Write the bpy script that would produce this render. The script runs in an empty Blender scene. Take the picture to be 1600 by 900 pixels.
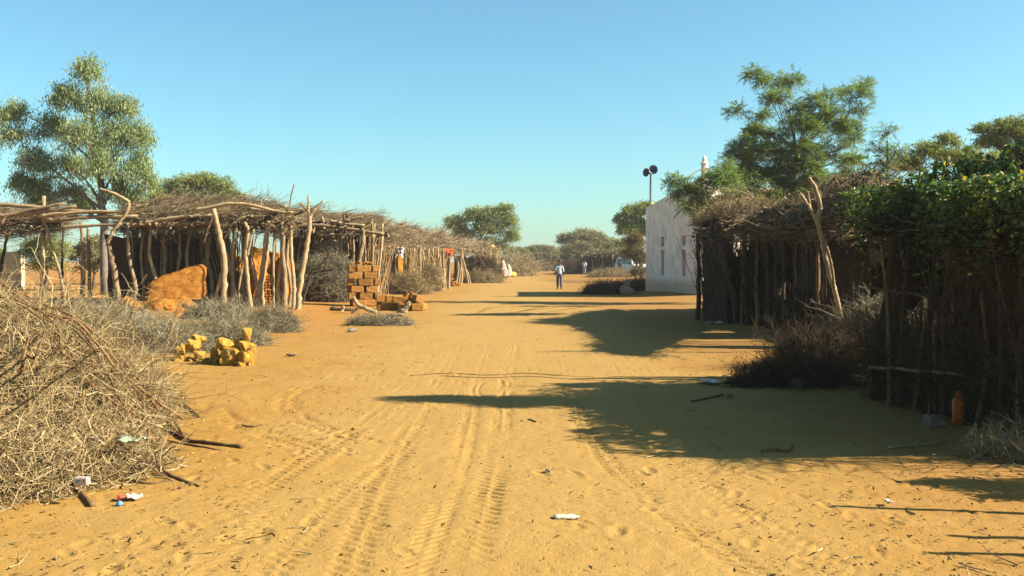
import bpy, bmesh, math, random
import numpy as np
from mathutils import Vector, Matrix

SC = bpy.context.scene
COL = SC.collection
R = math.radians

# ------------------------------------------------------------------ camera
FPX, HCAM, PITCH = 1500.0, 1.62, math.atan(42 / 1500.0)      # focal length in pixels of a 1600 px wide frame
cam_d = bpy.data.cameras.new('camera')
cam_d.sensor_width = 36.0
cam_d.lens = FPX / 1600.0 * 36.0
cam_d.clip_end = 6000.0
cam = bpy.data.objects.new('camera', cam_d)
cam.location = (0, 0, HCAM)
cam.rotation_euler = (R(90) - PITCH, 0, 0)
COL.objects.link(cam)
SC.camera = cam

# ------------------------------------------------------------------ sky, sun, exposure
SUN_EL, SUN_AZ = R(33), math.atan2(-0.12, 0.99)              # azimuth measured from +X, counter-clockwise
sun_dir = Vector((math.cos(SUN_AZ) * math.cos(SUN_EL), math.sin(SUN_AZ) * math.cos(SUN_EL), math.sin(SUN_EL)))
world = bpy.data.worlds.new('World')
SC.world = world
world.use_nodes = True
wn = world.node_tree
for n in list(wn.nodes):
    wn.nodes.remove(n)
sky = wn.nodes.new('ShaderNodeTexSky')
sky.sky_type = 'NISHITA'
sky.sun_disc = False
sky.sun_elevation = SUN_EL
sky.sun_rotation = R(90) - SUN_AZ                             # Blender measures it clockwise from +Y
sky.altitude = 0
sky.air_density = 1.0
sky.dust_density = 0.9
sky.ozone_density = 6.0
tint = wn.nodes.new('ShaderNodeMix')                           # the camera's cyan rendering of a clear sky, the same everywhere
tint.data_type = 'RGBA'; tint.blend_type = 'MULTIPLY'
tint.inputs[0].default_value = 1.0
tint.inputs[7].default_value = (0.87, 1.12, 0.92, 1)
bgn = wn.nodes.new('ShaderNodeBackground')
bgn.inputs['Strength'].default_value = 0.0600
wo = wn.nodes.new('ShaderNodeOutputWorld')
wn.links.new(sky.outputs[0], tint.inputs[6])
wn.links.new(tint.outputs[2], bgn.inputs['Color'])
wn.links.new(bgn.outputs[0], wo.inputs['Surface'])
sun_d = bpy.data.lights.new('sun', 'SUN')
sun_d.energy = 5.0
sun_d.angle = R(0.53)
sun_d.color = (1.0, 0.92, 0.76)
sun = bpy.data.objects.new('sun', sun_d)
sun.rotation_euler = sun_dir.to_track_quat('Z', 'Y').to_euler()
sun.location = (30, -5, 30)
COL.objects.link(sun)
vs = SC.view_settings
vs.view_transform = 'Standard'
vs.look = 'None'
vs.exposure = 1.78
vs.gamma = 1.0
vs.use_curve_mapping = False
SC.cycles.max_bounces = 6
SC.cycles.transparent_max_bounces = 8

# ------------------------------------------------------------------ maths helpers
rng = np.random.default_rng(7)

def at(px, py, Y):
    """World point at depth Y (metres in front of the camera) seen at photo pixel px, py."""
    u, v = (px - 800) / FPX, (450 - py) / FPX
    d = np.array([u, math.cos(PITCH) + v * math.sin(PITCH), -math.sin(PITCH) + v * math.cos(PITCH)])
    t = Y / d[1]
    return np.array([0, 0, HCAM]) + d * t

def gp(px, py):
    u, v = (px - 800) / FPX, (450 - py) / FPX
    d = np.array([u, math.cos(PITCH) + v * math.sin(PITCH), -math.sin(PITCH) + v * math.cos(PITCH)])
    t = -HCAM / d[2]
    return d[0] * t, d[1] * t

def sstep(a, b, x):
    t = np.clip((x - a) / (b - a), 0, 1)
    return t * t * (3 - 2 * t)

def gz(x, y):
    """Broad shape of the ground."""
    x = np.asarray(x, float); y = np.asarray(y, float)
    far = sstep(8, 45, y)
    z = far * (0.055 * np.sin(0.42 * y + 0.10 * x) + 0.035 * np.sin(0.23 * x + 0.19 * y + 1.3))
    z = z + 0.16 * sstep(4.5, 10, -x) * sstep(14, 26, y) + 0.10 * sstep(5, 9, x) * sstep(9, 20, y)
    z = z + 0.6 * sstep(90, 260, y)
    return z

def gzf(x, y):
    return float(gz(x, y))

def hash2(i, j, s):
    h = (i.astype(np.int64) * 374761393 + j.astype(np.int64) * 668265263 + s * 974711) & 0x7fffffff
    h = ((h ^ (h >> 13)) * 1274126177) & 0x7fffffff
    h = (h ^ (h >> 16)) & 0xffffff
    return h / float(0xffffff)

def vnoise(x, y, s=0):
    i, j = np.floor(x), np.floor(y)
    fx, fy = x - i, y - j
    fx = fx * fx * (3 - 2 * fx); fy = fy * fy * (3 - 2 * fy)
    a = hash2(i, j, s); b = hash2(i + 1, j, s); c = hash2(i, j + 1, s); d = hash2(i + 1, j + 1, s)
    return (a * (1 - fx) + b * fx) * (1 - fy) + (c * (1 - fx) + d * fx) * fy - 0.5

def fbm(x, y, octv=4, s=0):
    r, a = 0, 1.0
    for o in range(octv):
        r = r + a * vnoise(x * 2 ** o, y * 2 ** o, s + o * 17)
        a *= 0.5
    return r

def unit(v):
    v = np.asarray(v, float)
    return v / np.maximum(np.linalg.norm(v, axis=-1, keepdims=True), 1e-9)

def rvec(n):
    return unit(rng.normal(size=(n, 3)))

# ------------------------------------------------------------------ scene helpers
def put(o, parent=None):
    COL.objects.link(o)
    if parent is not None:
        o.parent = parent
    return o

def tag(o, label=None, cat=None, group=None, kind=None):
    if label: o['label'] = label
    if cat: o['category'] = cat
    if group: o['group'] = group
    if kind: o['kind'] = kind
    return o

def thing(name, label, cat, loc, group=None, rz=0.0):
    o = bpy.data.objects.new(name, None)
    o.empty_display_size = 0.2
    o.location = tuple(float(c) for c in loc)
    o.rotation_euler = (0, 0, rz)
    COL.objects.link(o)
    return tag(o, label, cat, group)

def raw_mesh(name, V, F, mat, smooth=False):
    """V (n,3); F an (m,k) array or a list of such arrays."""
    V = np.asarray(V, np.float32)
    if not isinstance(F, list): F = [F]
    F = [np.asarray(f, np.int32) for f in F if len(f)]
    me = bpy.data.meshes.new(name)
    me.vertices.add(len(V))
    me.vertices.foreach_set('co', V.ravel())
    tot = np.concatenate([np.full(len(f), f.shape[1], np.int32) for f in F])
    loops = np.concatenate([f.ravel() for f in F])
    me.loops.add(len(loops))
    me.loops.foreach_set('vertex_index', loops)
    me.polygons.add(len(tot))
    st = np.zeros(len(tot), np.int32); st[1:] = np.cumsum(tot)[:-1]
    me.polygons.foreach_set('loop_start', st)
    me.polygons.foreach_set('loop_total', tot)
    me.polygons.foreach_set('use_smooth', np.full(len(tot), smooth, bool))
    me.update(calc_edges=True)
    me.validate()
    if mat: me.materials.append(mat)
    return me

def mobj(name, V, F, mat, parent=None, smooth=False, base=None, kind=None, local=False):
    """Link a mesh given in world coordinates; its origin goes to the parent's base (or to base)."""
    V = np.asarray(V, float)
    if parent is not None:
        b = np.zeros(3) if local else np.array(world_loc(parent))
    else:
        b = np.array(base if base is not None else (0, 0, 0), float)
    o = bpy.data.objects.new(name, raw_mesh(name, V - b, F, mat, smooth))
    put(o, parent)
    if parent is None: o.location = tuple(b)
    if kind: o['kind'] = kind
    return o

def world_loc(o):
    l = np.array(o.location)
    while o.parent is not None:
        o = o.parent; l = l + np.array(o.location)
    return l

class Acc:
    """Collects pieces of geometry for one mesh."""
    def __init__(self): self.V, self.F, self.n = [], {}, 0
    def add(self, V, F):
        V = np.asarray(V, float)
        for f in (F if isinstance(F, list) else [F]):
            f = np.asarray(f, np.int64)
            if len(f): self.F.setdefault(f.shape[1], []).append(f + self.n)
        self.V.append(V); self.n += len(V)
        return self
    def build(self, name, mat, parent=None, **k):
        return mobj(name, np.concatenate(self.V), [np.concatenate(v) for v in self.F.values()], mat, parent, **k)

def tubes(P, Rr, sides=3, cap=False, jit=0.0):
    """P (N,K,3) polylines, Rr (N,K) radii -> many thin tubes."""
    P = np.asarray(P, float); N, K, _ = P.shape
    Rr = np.broadcast_to(np.asarray(Rr, float), (N, K))
    T = unit(np.gradient(P, axis=1))
    ref = unit(np.cross(T.mean(axis=1), rvec(N)))[:, None, :]
    n1 = unit(np.cross(T, np.cross(ref, T)) + 1e-6)
    n2 = np.cross(T, n1)
    a = np.arange(sides) * 2 * math.pi / sides
    rad = Rr[:, :, None] * (1 + jit * rng.uniform(-1, 1, (N, K, sides)) if jit else np.ones((N, K, sides)))
    V = P[:, :, None, :] + rad[..., None] * (np.cos(a)[None, None, :, None] * n1[:, :, None, :] + np.sin(a)[None, None, :, None] * n2[:, :, None, :])
    idx = np.arange(N * K * sides).reshape(N, K, sides)
    A = idx[:, :-1, :]; B = idx[:, 1:, :]
    Q = np.stack([A, np.roll(A, -1, axis=2), np.roll(B, -1, axis=2), B], axis=-1).reshape(-1, 4)
    F = [Q]
    if cap:
        F += [idx[:, 0, ::-1].reshape(-1, sides), idx[:, -1, :].reshape(-1, sides)]
    return V.reshape(-1, 3), F

def crom(pts, n):
    """Catmull-Rom resampling of a polyline with any number of columns."""
    p = np.asarray(pts, float)
    if len(p) == 2:
        t = np.linspace(0, 1, n)[:, None]
        return p[0] * (1 - t) + p[1] * t
    q = np.vstack([2 * p[0] - p[1], p, 2 * p[-1] - p[-2]])
    out = []
    for t in np.linspace(0, len(p) - 1 - 1e-6, n):
        i = int(t); f = t - i
        a, b, c, d = q[i], q[i + 1], q[i + 2], q[i + 3]
        out.append(0.5 * (2 * b + (c - a) * f + (2 * a - 5 * b + 4 * c - d) * f * f + (3 * b - a - 3 * c + d) * f ** 3))
    return np.array(out)

def limb_geo(pts, radii, n=None, sides=7, wob=0.14, jit=0.13, ring=0.08):
    """One knobbly branch through pts with radii."""
    pts = np.asarray(pts, float)
    radii = np.broadcast_to(np.asarray(radii, float), (len(pts),)) if np.ndim(radii) else np.full(len(pts), radii)
    n = n or max(6, 5 * len(pts))
    q = crom(np.hstack([pts, radii[:, None]]), n)
    rr = np.maximum(q[:, 3], 0.002)
    P = q[:, :3].copy()
    P[1:-1] += rng.normal(size=(n - 2, 3)) * rr[1:-1, None] * wob
    rr = rr * (1 + ring * rng.uniform(-1, 1, n))
    return tubes(P[None], rr[None], sides, True, jit)

def strands(S, D, L, K=5, curl=0.25, grav=0.0):
    """Wandering polylines from S along D with lengths L."""
    N = len(S)
    P = np.zeros((N, K, 3)); P[:, 0] = S
    d = unit(D)
    step = (np.asarray(L) / (K - 1))[:, None]
    for k in range(1, K):
        d = unit(d + curl * rng.normal(size=(N, 3)) + np.array([0, 0, grav]))
        P[:, k] = P[:, k - 1] + d * step
    return P

def twiggy(P, per, lmin, lmax, spread=0.9, K=4, curl=0.2, t0=0.15):
    """Side twigs along strands P."""
    N, KK, _ = P.shape
    i = rng.integers(0, N, N * per)
    t = rng.uniform(t0, 0.999, N * per) * (KK - 1)
    k = t.astype(int); f = (t - k)[:, None]
    S = P[i, k] * (1 - f) + P[i, k + 1] * f
    T = unit(P[i, k + 1] - P[i, k])
    D = unit(T * (1.1 - spread * 0.5) + spread * rvec(len(i)))
    return strands(S, D, rng.uniform(lmin, lmax, len(i)), K, curl)

def taper(N, K, r0, r1):
    r0 = np.broadcast_to(r0, (N,)); r1 = np.broadcast_to(r1, (N,))
    t = np.linspace(0, 1, K)[None]
    return r0[:, None] * (1 - t) + r1[:, None] * t

def leaves(C, D, Nn, L, W, fold=0.25):
    """Folded leaf blades: base C, direction D, approximate normal Nn."""
    C = np.asarray(C, float); D = unit(D)
    S = unit(np.cross(D, Nn)); Nn = np.cross(S, D)
    L = np.broadcast_to(L, (len(C),))[:, None]; W = np.broadcast_to(W, (len(C),))[:, None]
    m = C + D * L * 0.45
    V = np.stack([C, m + S * W * 0.5 + Nn * W * fold, C + D * L, m - S * W * 0.5 + Nn * W * fold], axis=1)
    n = len(C); b = np.arange(n)[:, None] * 4
    F = np.concatenate([b + np.array([0, 1, 2]), b + np.array([0, 2, 3])])
    return V.reshape(-1, 3), F

def blades(C, D, Nn, L, W, fold=0.25):
    """Broader six-point leaves for plants close to the camera."""
    C = np.asarray(C, float); D = unit(D)
    S = unit(np.cross(D, Nn)); Nn = np.cross(S, D)
    L = np.broadcast_to(L, (len(C),))[:, None]; W = np.broadcast_to(W, (len(C),))[:, None]
    a = C + D * L * 0.22; m = C + D * L * 0.62
    V = np.stack([C, a + S * W * .5 + Nn * W * fold, m + S * W * .36 + Nn * W * fold, C + D * L - Nn * W * .15, m - S * W * .36 + Nn * W * fold, a - S * W * .5 + Nn * W * fold], axis=1)
    b = np.arange(len(C))[:, None] * 6
    F = np.concatenate([b + np.array([0, 1, 2, 3]), b + np.array([0, 3, 4, 5])])
    return V.reshape(-1, 3), F

def box_geo(cx, cy, cz, sx, sy, sz, rz=0.0):
    v = np.array([[x, y, z] for x in (-.5, .5) for y in (-.5, .5) for z in (-.5, .5)]) * np.array([sx, sy, sz])
    c, s = math.cos(rz), math.sin(rz)
    v = np.stack([v[:, 0] * c - v[:, 1] * s, v[:, 0] * s + v[:, 1] * c, v[:, 2]], axis=1) + np.array([cx, cy, cz])
    f = np.array([[0, 1, 3, 2], [4, 6, 7, 5], [0, 4, 5, 1], [2, 3, 7, 6], [0, 2, 6, 4], [1, 5, 7, 3]])
    return v, f

def bm_mesh(name, bm, mat, smooth=False):
    me = bpy.data.meshes.new(name); bm.to_mesh(me); bm.free()
    if mat: me.materials.append(mat)
    if smooth:
        me.polygons.foreach_set('use_smooth', np.ones(len(me.polygons), bool))
    return me

def rock_geo(sx, sy, sz, seed, sub=2, rough=0.28, flat=True):
    """A lumpy stone: displaced icosphere squared up a little."""
    bm = bmesh.new()
    bmesh.ops.create_icosphere(bm, subdivisions=sub, radius=1.0)
    bm.verts.ensure_lookup_table()
    V = np.array([v.co for v in bm.verts]); F = np.array([[v.index for v in f.verts] for f in bm.faces]); bm.free()
    r2 = np.random.default_rng(seed)
    V = np.sign(V) * np.abs(V) ** 0.75
    for k in range(5):                                        # flatten a few random facets
        n = unit(r2.normal(size=3)); h = r2.uniform(0.5, 0.8)
        d = V @ n
        V -= np.outer(np.maximum(d - h, 0) * 0.8, n)
    q = V * r2.uniform(1.5, 2.5) + r2.uniform(0, 50, 3)
    nz = fbm(q[:, 0] + q[:, 2] * .7, q[:, 1] - q[:, 2] * .6, 4, seed)
    V = V * (1 + rough * nz)[:, None]
    return V * np.array([sx, sy, sz]) * 0.5, F

def grid_faces(nu, nv):
    i = np.arange(nu * nv).reshape(nu, nv)
    return np.stack([i[:-1, :-1], i[1:, :-1], i[1:, 1:], i[:-1, 1:]], axis=-1).reshape(-1, 4)
# ------------------------------------------------------------------ materials
def newmat(name):
    m = bpy.data.materials.new(name); m.use_nodes = True
    nt = m.node_tree
    b = nt.nodes['Principled BSDF']
    b.inputs['Roughness'].default_value = 0.9
    b.inputs['Specular IOR Level'].default_value = 0.15
    return m, nt, b

def node(nt, typ, **k):
    n = nt.nodes.new(typ)
    for a, v in k.items(): setattr(n, a, v)
    return n

def ramp(nt, fac, stops):
    r = nt.nodes.new('ShaderNodeValToRGB')
    el = r.color_ramp.elements
    while len(el) < len(stops): el.new(0.5)
    for e, (p, c) in zip(el, stops):
        e.position = p; e.color = (*c, 1)
    nt.links.new(fac, r.inputs[0])
    return r.outputs[0]

def noise(nt, scale, detail=4, rough=0.55, coord='Object', stretch=None, dist=0.0):
    tc = nt.nodes.new('ShaderNodeTexCoord')
    out = tc.outputs[coord]
    if stretch:
        mp = nt.nodes.new('ShaderNodeMapping'); mp.inputs['Scale'].default_value = stretch
        nt.links.new(out, mp.inputs[0]); out = mp.outputs[0]
    n = nt.nodes.new('ShaderNodeTexNoise')
    n.inputs['Scale'].default_value = scale; n.inputs['Detail'].default_value = detail
    n.inputs['Roughness'].default_value = rough; n.inputs['Distortion'].default_value = dist
    nt.links.new(out, n.inputs['Vector'])
    return n.outputs[0]

def mixc(nt, fac, a, b, mode='MIX'):
    m = nt.nodes.new('ShaderNodeMix'); m.data_type = 'RGBA'; m.blend_type = mode
    if isinstance(fac, float): m.inputs[0].default_value = fac
    else: nt.links.new(fac, m.inputs[0])
    for v, s in ((a, m.inputs[6]), (b, m.inputs[7])):
        if isinstance(v, tuple): s.default_value = (*v, 1)
        else: nt.links.new(v, s)
    return m.outputs[2]

def bump(nt, b, h, strength=0.5, dist=0.02, prev=None):
    n = nt.nodes.new('ShaderNodeBump')
    n.inputs['Strength'].default_value = strength; n.inputs['Distance'].default_value = dist
    nt.links.new(h, n.inputs['Height'])
    if prev is not None: nt.links.new(prev, n.inputs['Normal'])
    nt.links.new(n.outputs[0], b.inputs['Normal'])
    return n.outputs[0]

def rnd(nt):
    return nt.nodes.new('ShaderNodeNewGeometry').outputs['Random Per Island']

def obrnd(nt):
    return nt.nodes.new('ShaderNodeObjectInfo').outputs['Random']

def scale_val(nt, v, k, add=0.0):
    m = nt.nodes.new('ShaderNodeMath'); m.operation = 'MULTIPLY_ADD'
    nt.links.new(v, m.inputs[0]); m.inputs[1].default_value = k; m.inputs[2].default_value = add
    return m.outputs[0]

def m_sand():
    m, nt, b = newmat('sand')
    big = noise(nt, 0.22, 5, 0.6)
    mid = noise(nt, 2.3, 5, 0.62)
    fin = noise(nt, 55, 4, 0.65)
    grit = noise(nt, 240, 2, 0.6)
    c1 = ramp(nt, big, [(0.32, (0.236, 0.120, 0.021)), (0.5, (0.256, 0.137, 0.028)), (0.68, (0.271, 0.153, 0.037))])
    c2 = ramp(nt, mid, [(0.33, (0.216, 0.106, 0.017)), (0.52, (0.253, 0.134, 0.028)), (0.7, (0.276, 0.159, 0.039))])
    c = mixc(nt, 0.5, c1, c2)
    f = ramp(nt, fin, [(0.3, (0.74, 0.70, 0.64)), (0.5, (0.98, 0.98, 0.98)), (0.72, (1.12, 1.12, 1.12))])
    c = mixc(nt, 0.55, c, f, 'MULTIPLY')
    # redder earth trodden out from the left huts, with an uneven edge
    tcg = nt.nodes.new('ShaderNodeTexCoord'); sxy = nt.nodes.new('ShaderNodeSeparateXYZ'); nt.links.new(tcg.outputs['Object'], sxy.inputs[0])
    def mrange(v, a, b_):
        n_ = nt.nodes.new('ShaderNodeMapRange'); n_.interpolation_type = 'SMOOTHSTEP'
        n_.inputs['From Min'].default_value = a; n_.inputs['From Max'].default_value = b_
        nt.links.new(v, n_.inputs['Value']); return n_.outputs[0]
    def math2(op, a, b_):
        n_ = nt.nodes.new('ShaderNodeMath'); n_.operation = op
        nt.links.new(a, n_.inputs[0]); nt.links.new(b_, n_.inputs[1]); return n_.outputs[0]
    wob_ = scale_val(nt, noise(nt, .6, 4, .6), 5.0, -2.5)
    red = math2('MULTIPLY', mrange(math2('ADD', sxy.outputs[0], wob_), -3.2, -6.2), mrange(math2('ADD', sxy.outputs[1], wob_), 15.0, 24.0))
    c = mixc(nt, scale_val(nt, red, .7), c, (0.262, 0.112, 0.021))
    shade_r = mrange(math2('ADD', sxy.outputs[0], scale_val(nt, wob_, .45)), 1.8, 4.2)  # browner, darker sand on the right: the shelters' shade painted into the colour
    c = mixc(nt, scale_val(nt, shade_r, .55), c, (0.215, 0.103, 0.026))
    # paler dust where wheels run
    lane_m = math2('MULTIPLY', mrange(math2('ADD', sxy.outputs[0], wob_), -3.4, -1.2), mrange(math2('ADD', sxy.outputs[0], wob_), 3.6, 1.2))
    c = mixc(nt, scale_val(nt, lane_m, .55), c, (0.285, 0.178, 0.054))
    # dark organic specks that lie on the sand
    sp = noise(nt, 26, 3, 0.75)
    spf = ramp(nt, sp, [(0.665, (0, 0, 0)), (0.70, (1, 1, 1))])
    c = mixc(nt, scale_val(nt, spf, 0.45), c, (0.12, 0.07, 0.025))
    nt.links.new(c, b.inputs['Base Color'])
    p = bump(nt, b, noise(nt, 11, 5, 0.65), 0.28, 0.03)
    p = bump(nt, b, fin, 0.40, 0.012, p)
    dents = ramp(nt, noise(nt, 17, 3, 0.6), [(0.32, (0, 0, 0)), (0.42, (1, 1, 1))])
    p = bump(nt, b, dents, 0.35, 0.02, p)
    bump(nt, b, grit, 0.35, 0.004, p)
    b.inputs['Roughness'].default_value = 0.97
    return m

def m_wood(name, stops, bscale=1.0):
    """Weathered pole: tone differs per object, streaks along the length, cracks."""
    m, nt, b = newmat(name)
    s = noise(nt, 9, 5, 0.65, stretch=(6, 6, 0.9))
    p = noise(nt, 3.0, 3, 0.6)
    o = obrnd(nt)
    c1 = ramp(nt, s, stops)
    c2 = ramp(nt, p, [(0.3, (0.62, 0.58, 0.54)), (0.55, (1, 1, 1)), (0.75, (1.15, 1.1, 1.02))])
    c = mixc(nt, 0.7, c1, c2, 'MULTIPLY')
    t = ramp(nt, o, [(0.0, (0.72, 0.69, 0.66)), (0.5, (0.95, 0.95, 0.95)), (1.0, (1.15, 1.12, 1.05))])
    c = mixc(nt, 1.0, c, t, 'MULTIPLY')
    nt.links.new(c, b.inputs['Base Color'])
    p2 = bump(nt, b, s, 0.9 * bscale, 0.025)
    bump(nt, b, noise(nt, 60, 3, 0.6, stretch=(3, 3, 0.5)), 0.5, 0.006, p2)
    return m

def m_island(name, stops, rough=0.9, trans=0.0, soft=None, spec=0.15):
    """One tone for each loose piece (twig, leaf, straw)."""
    m, nt, b = newmat(name)
    c = ramp(nt, rnd(nt), stops)
    if soft:
        n = noise(nt, soft, 3, 0.6)
        c = mixc(nt, 0.6, c, ramp(nt, n, [(0.3, (0.6, 0.62, 0.55)), (0.7, (1.15, 1.12, 1.05))]), 'MULTIPLY')
    nt.links.new(c, b.inputs['Base Color'])
    b.inputs['Roughness'].default_value = rough
    b.inputs['Specular IOR Level'].default_value = spec
    if trans:
        t = nt.nodes.new('ShaderNodeBsdfTranslucent')
        tc = mixc(nt, 1.0, c, (1.35, 1.5, 0.7), 'MULTIPLY')
        nt.links.new(tc, t.inputs['Color'])
        mx = nt.nodes.new('ShaderNodeMixShader'); mx.inputs[0].default_value = trans
        nt.links.new(b.outputs[0], mx.inputs[1]); nt.links.new(t.outputs[0], mx.inputs[2])
        nt.links.new(mx.outputs[0], nt.nodes['Material Output'].inputs['Surface'])
    return m

def m_mud(name, stops, scale=3.0, strength=0.8, crack=False, perobj=True):
    m, nt, b = newmat(name)
    n1 = noise(nt, scale, 6, 0.65, dist=0.4)
    n2 = noise(nt, scale * 9, 4, 0.6)
    c = ramp(nt, n1, stops)
    c = mixc(nt, 0.5, c, ramp(nt, n2, [(0.3, (0.66, 0.62, 0.56)), (0.7, (1.12, 1.1, 1.05))]), 'MULTIPLY')
    if perobj:
        c = mixc(nt, 1.0, c, ramp(nt, obrnd(nt), [(0.0, (0.78, 0.76, 0.74)), (1.0, (1.14, 1.1, 1.04))]), 'MULTIPLY')
    if crack:
        v = nt.nodes.new('ShaderNodeTexVoronoi'); v.feature = 'DISTANCE_TO_EDGE'; v.inputs['Scale'].default_value = scale * 1.6
        tc = nt.nodes.new('ShaderNodeTexCoord'); nt.links.new(tc.outputs['Object'], v.inputs['Vector'])
        k = ramp(nt, v.outputs['Distance'], [(0.0, (0.38, 0.33, 0.28)), (0.05, (1, 1, 1))])
        c = mixc(nt, 0.75, c, k, 'MULTIPLY')
        st = noise(nt, 14, 4, 0.7, stretch=(1, 1, 2.2))
        c = mixc(nt, 0.7, c, ramp(nt, st, [(0.34, (0.55, 0.48, 0.42)), (0.5, (1, 1, 1)), (0.72, (1.15, 1.12, 1.05))]), 'MULTIPLY')
    nt.links.new(c, b.inputs['Base Color'])
    p = bump(nt, b, n1, strength, 0.06)
    bump(nt, b, n2, strength * 0.7, 0.012, p)
    return m

def m_plain(name, col, rough=0.6, var=0.15, scale=6.0, spec=0.3, metal=0.0):
    col = tuple(c * 0.70 for c in col)
    m, nt, b = newmat(name)
    n = noise(nt, scale, 4, 0.6)
    lo = tuple(max(0, c * (1 - var)) for c in col); hi = tuple(c * (1 + var) for c in col)
    nt.links.new(ramp(nt, n, [(0.3, lo), (0.7, hi)]), b.inputs['Base Color'])
    b.inputs['Roughness'].default_value = rough
    b.inputs['Specular IOR Level'].default_value = spec
    b.inputs['Metallic'].default_value = metal
    return m

def m_whitewash():
    m, nt, b = newmat('whitewash')
    n1 = noise(nt, 0.9, 6, 0.65)
    n2 = noise(nt, 5.0, 5, 0.6, stretch=(1, 1, 0.25))
    tc = nt.nodes.new('ShaderNodeTexCoord')
    sx = nt.nodes.new('ShaderNodeSeparateXYZ'); nt.links.new(tc.outputs['Object'], sx.inputs[0])
    c = ramp(nt, n1, [(0.3, (0.68, 0.57, 0.48)), (0.55, (0.80, 0.70, 0.61)), (0.75, (0.82, 0.74, 0.66))])
    c = mixc(nt, 0.75, c, ramp(nt, n2, [(0.32, (0.70, 0.62, 0.55)), (0.6, (1, 1, 1))]), 'MULTIPLY')
    n3 = noise(nt, 1.6, 5, 0.7, dist=.6)
    c = mixc(nt, 0.8, c, ramp(nt, n3, [(0.60, (1, 1, 1)), (0.68, (0.80, 0.70, 0.60))]), 'MULTIPLY')
    # splashed earth along the foot of the wall, with an uneven edge
    hgt = nt.nodes.new('ShaderNodeMath'); hgt.operation = 'MULTIPLY_ADD'
    nt.links.new(n2, hgt.inputs[0]); hgt.inputs[1].default_value = -0.9; nt.links.new(sx.outputs[2], hgt.inputs[2])
    k = ramp(nt, hgt.outputs[0], [(0.0, (1, 1, 1)), (0.28, (0, 0, 0))])
    c = mixc(nt, scale_val(nt, k, 0.7), c, (0.50, 0.30, 0.14))
    nt.links.new(c, b.inputs['Base Color'])
    bump(nt, b, n1, 0.4, 0.03)
    return m

def m_rust():
    m, nt, b = newmat('rusted_sheet')
    n = noise(nt, 2.2, 6, 0.7)
    c = ramp(nt, n, [(0.3, (0.10, 0.05, 0.025)), (0.5, (0.17, 0.09, 0.04)), (0.68, (0.24, 0.15, 0.075))])
    nt.links.new(c, b.inputs['Base Color'])
    bump(nt, b, noise(nt, 30, 4, 0.6), 0.4, 0.01)
    b.inputs['Roughness'].default_value = 0.85
    return m

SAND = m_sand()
WOOD = m_wood('weathered_wood', [(0.3, (0.172, 0.109, 0.056)), (0.5, (0.309, 0.221, 0.120)), (0.7, (0.428, 0.334, 0.206))])
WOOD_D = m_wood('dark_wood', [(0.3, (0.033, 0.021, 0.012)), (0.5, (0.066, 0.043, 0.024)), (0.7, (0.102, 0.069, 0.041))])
BARK = m_wood('bark', [(0.3, (0.062, 0.043, 0.025)), (0.5, (0.115, 0.084, 0.049)), (0.7, (0.172, 0.132, 0.085))])
BARK_P = m_wood('pale_bark', [(0.3, (0.104, 0.082, 0.063)), (0.5, (0.180, 0.151, 0.122)), (0.7, (0.246, 0.216, 0.180))])
BRANCH = m_wood('fallen_branch', [(0.3, (0.101, 0.052, 0.023)), (0.5, (0.175, 0.098, 0.042)), (0.7, (0.233, 0.144, 0.071))])
TWIG = m_island('dry_twigs', [(0, (0.117, 0.076, 0.034)), (0.4, (0.215, 0.146, 0.067)), (0.75, (0.298, 0.218, 0.109)), (1, (0.388, 0.299, 0.167))], soft=1.3)
TWIG_G = m_island('grey_thorn_twigs', [(0, (0.096, 0.075, 0.044)), (0.5, (0.185, 0.153, 0.093)), (1, (0.293, 0.251, 0.164))], soft=1.3)
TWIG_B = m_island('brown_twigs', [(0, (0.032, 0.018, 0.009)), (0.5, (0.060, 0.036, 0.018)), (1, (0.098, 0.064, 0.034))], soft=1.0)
TWIG_SHADE = m_island('shade_darkened_twigs', [(0, (0.018, 0.012, 0.006)), (0.5, (0.035, 0.022, 0.012)), (1, (0.065, 0.043, 0.022))], soft=1.0)  # darker copy of the brown twigs, shelter shade put into the colour
STRAW = m_island('roof_straw', [(0, (0.080, 0.051, 0.025)), (0.5, (0.167, 0.113, 0.059)), (0.85, (0.240, 0.176, 0.095)), (1, (0.319, 0.246, 0.144))], soft=0.9)
STICK = m_island('palisade_sticks', [(0, (0.128, 0.075, 0.028)), (0.5, (0.243, 0.156, 0.064)), (1, (0.353, 0.248, 0.116))])
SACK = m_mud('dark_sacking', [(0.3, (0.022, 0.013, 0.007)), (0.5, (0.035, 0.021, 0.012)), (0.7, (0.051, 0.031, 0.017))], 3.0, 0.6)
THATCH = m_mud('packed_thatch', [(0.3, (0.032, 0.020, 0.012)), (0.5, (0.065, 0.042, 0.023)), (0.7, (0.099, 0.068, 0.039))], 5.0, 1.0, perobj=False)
LITTER = m_island('leaf_litter', [(0, (0.058, 0.030, 0.012)), (0.5, (0.119, 0.069, 0.027)), (0.9, (0.186, 0.120, 0.050)), (1, (0.265, 0.206, 0.109))])
PEBBLE = m_island('pebbles', [(0, (0.139, 0.073, 0.018)), (0.6, (0.227, 0.129, 0.033)), (1, (0.278, 0.178, 0.066))])
MUD = m_mud('orange_mud', [(0.3, (0.218, 0.081, 0.011)), (0.5, (0.293, 0.125, 0.017)), (0.7, (0.340, 0.170, 0.035))], 2.5, 0.8, crack=True)
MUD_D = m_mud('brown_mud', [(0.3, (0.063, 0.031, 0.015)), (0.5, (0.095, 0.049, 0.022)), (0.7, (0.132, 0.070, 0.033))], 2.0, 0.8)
BRICKM = m_mud('mud_brick', [(0.3, (0.227, 0.097, 0.019)), (0.5, (0.278, 0.132, 0.030)), (0.7, (0.315, 0.163, 0.045))], 3.0, 0.6)
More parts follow.
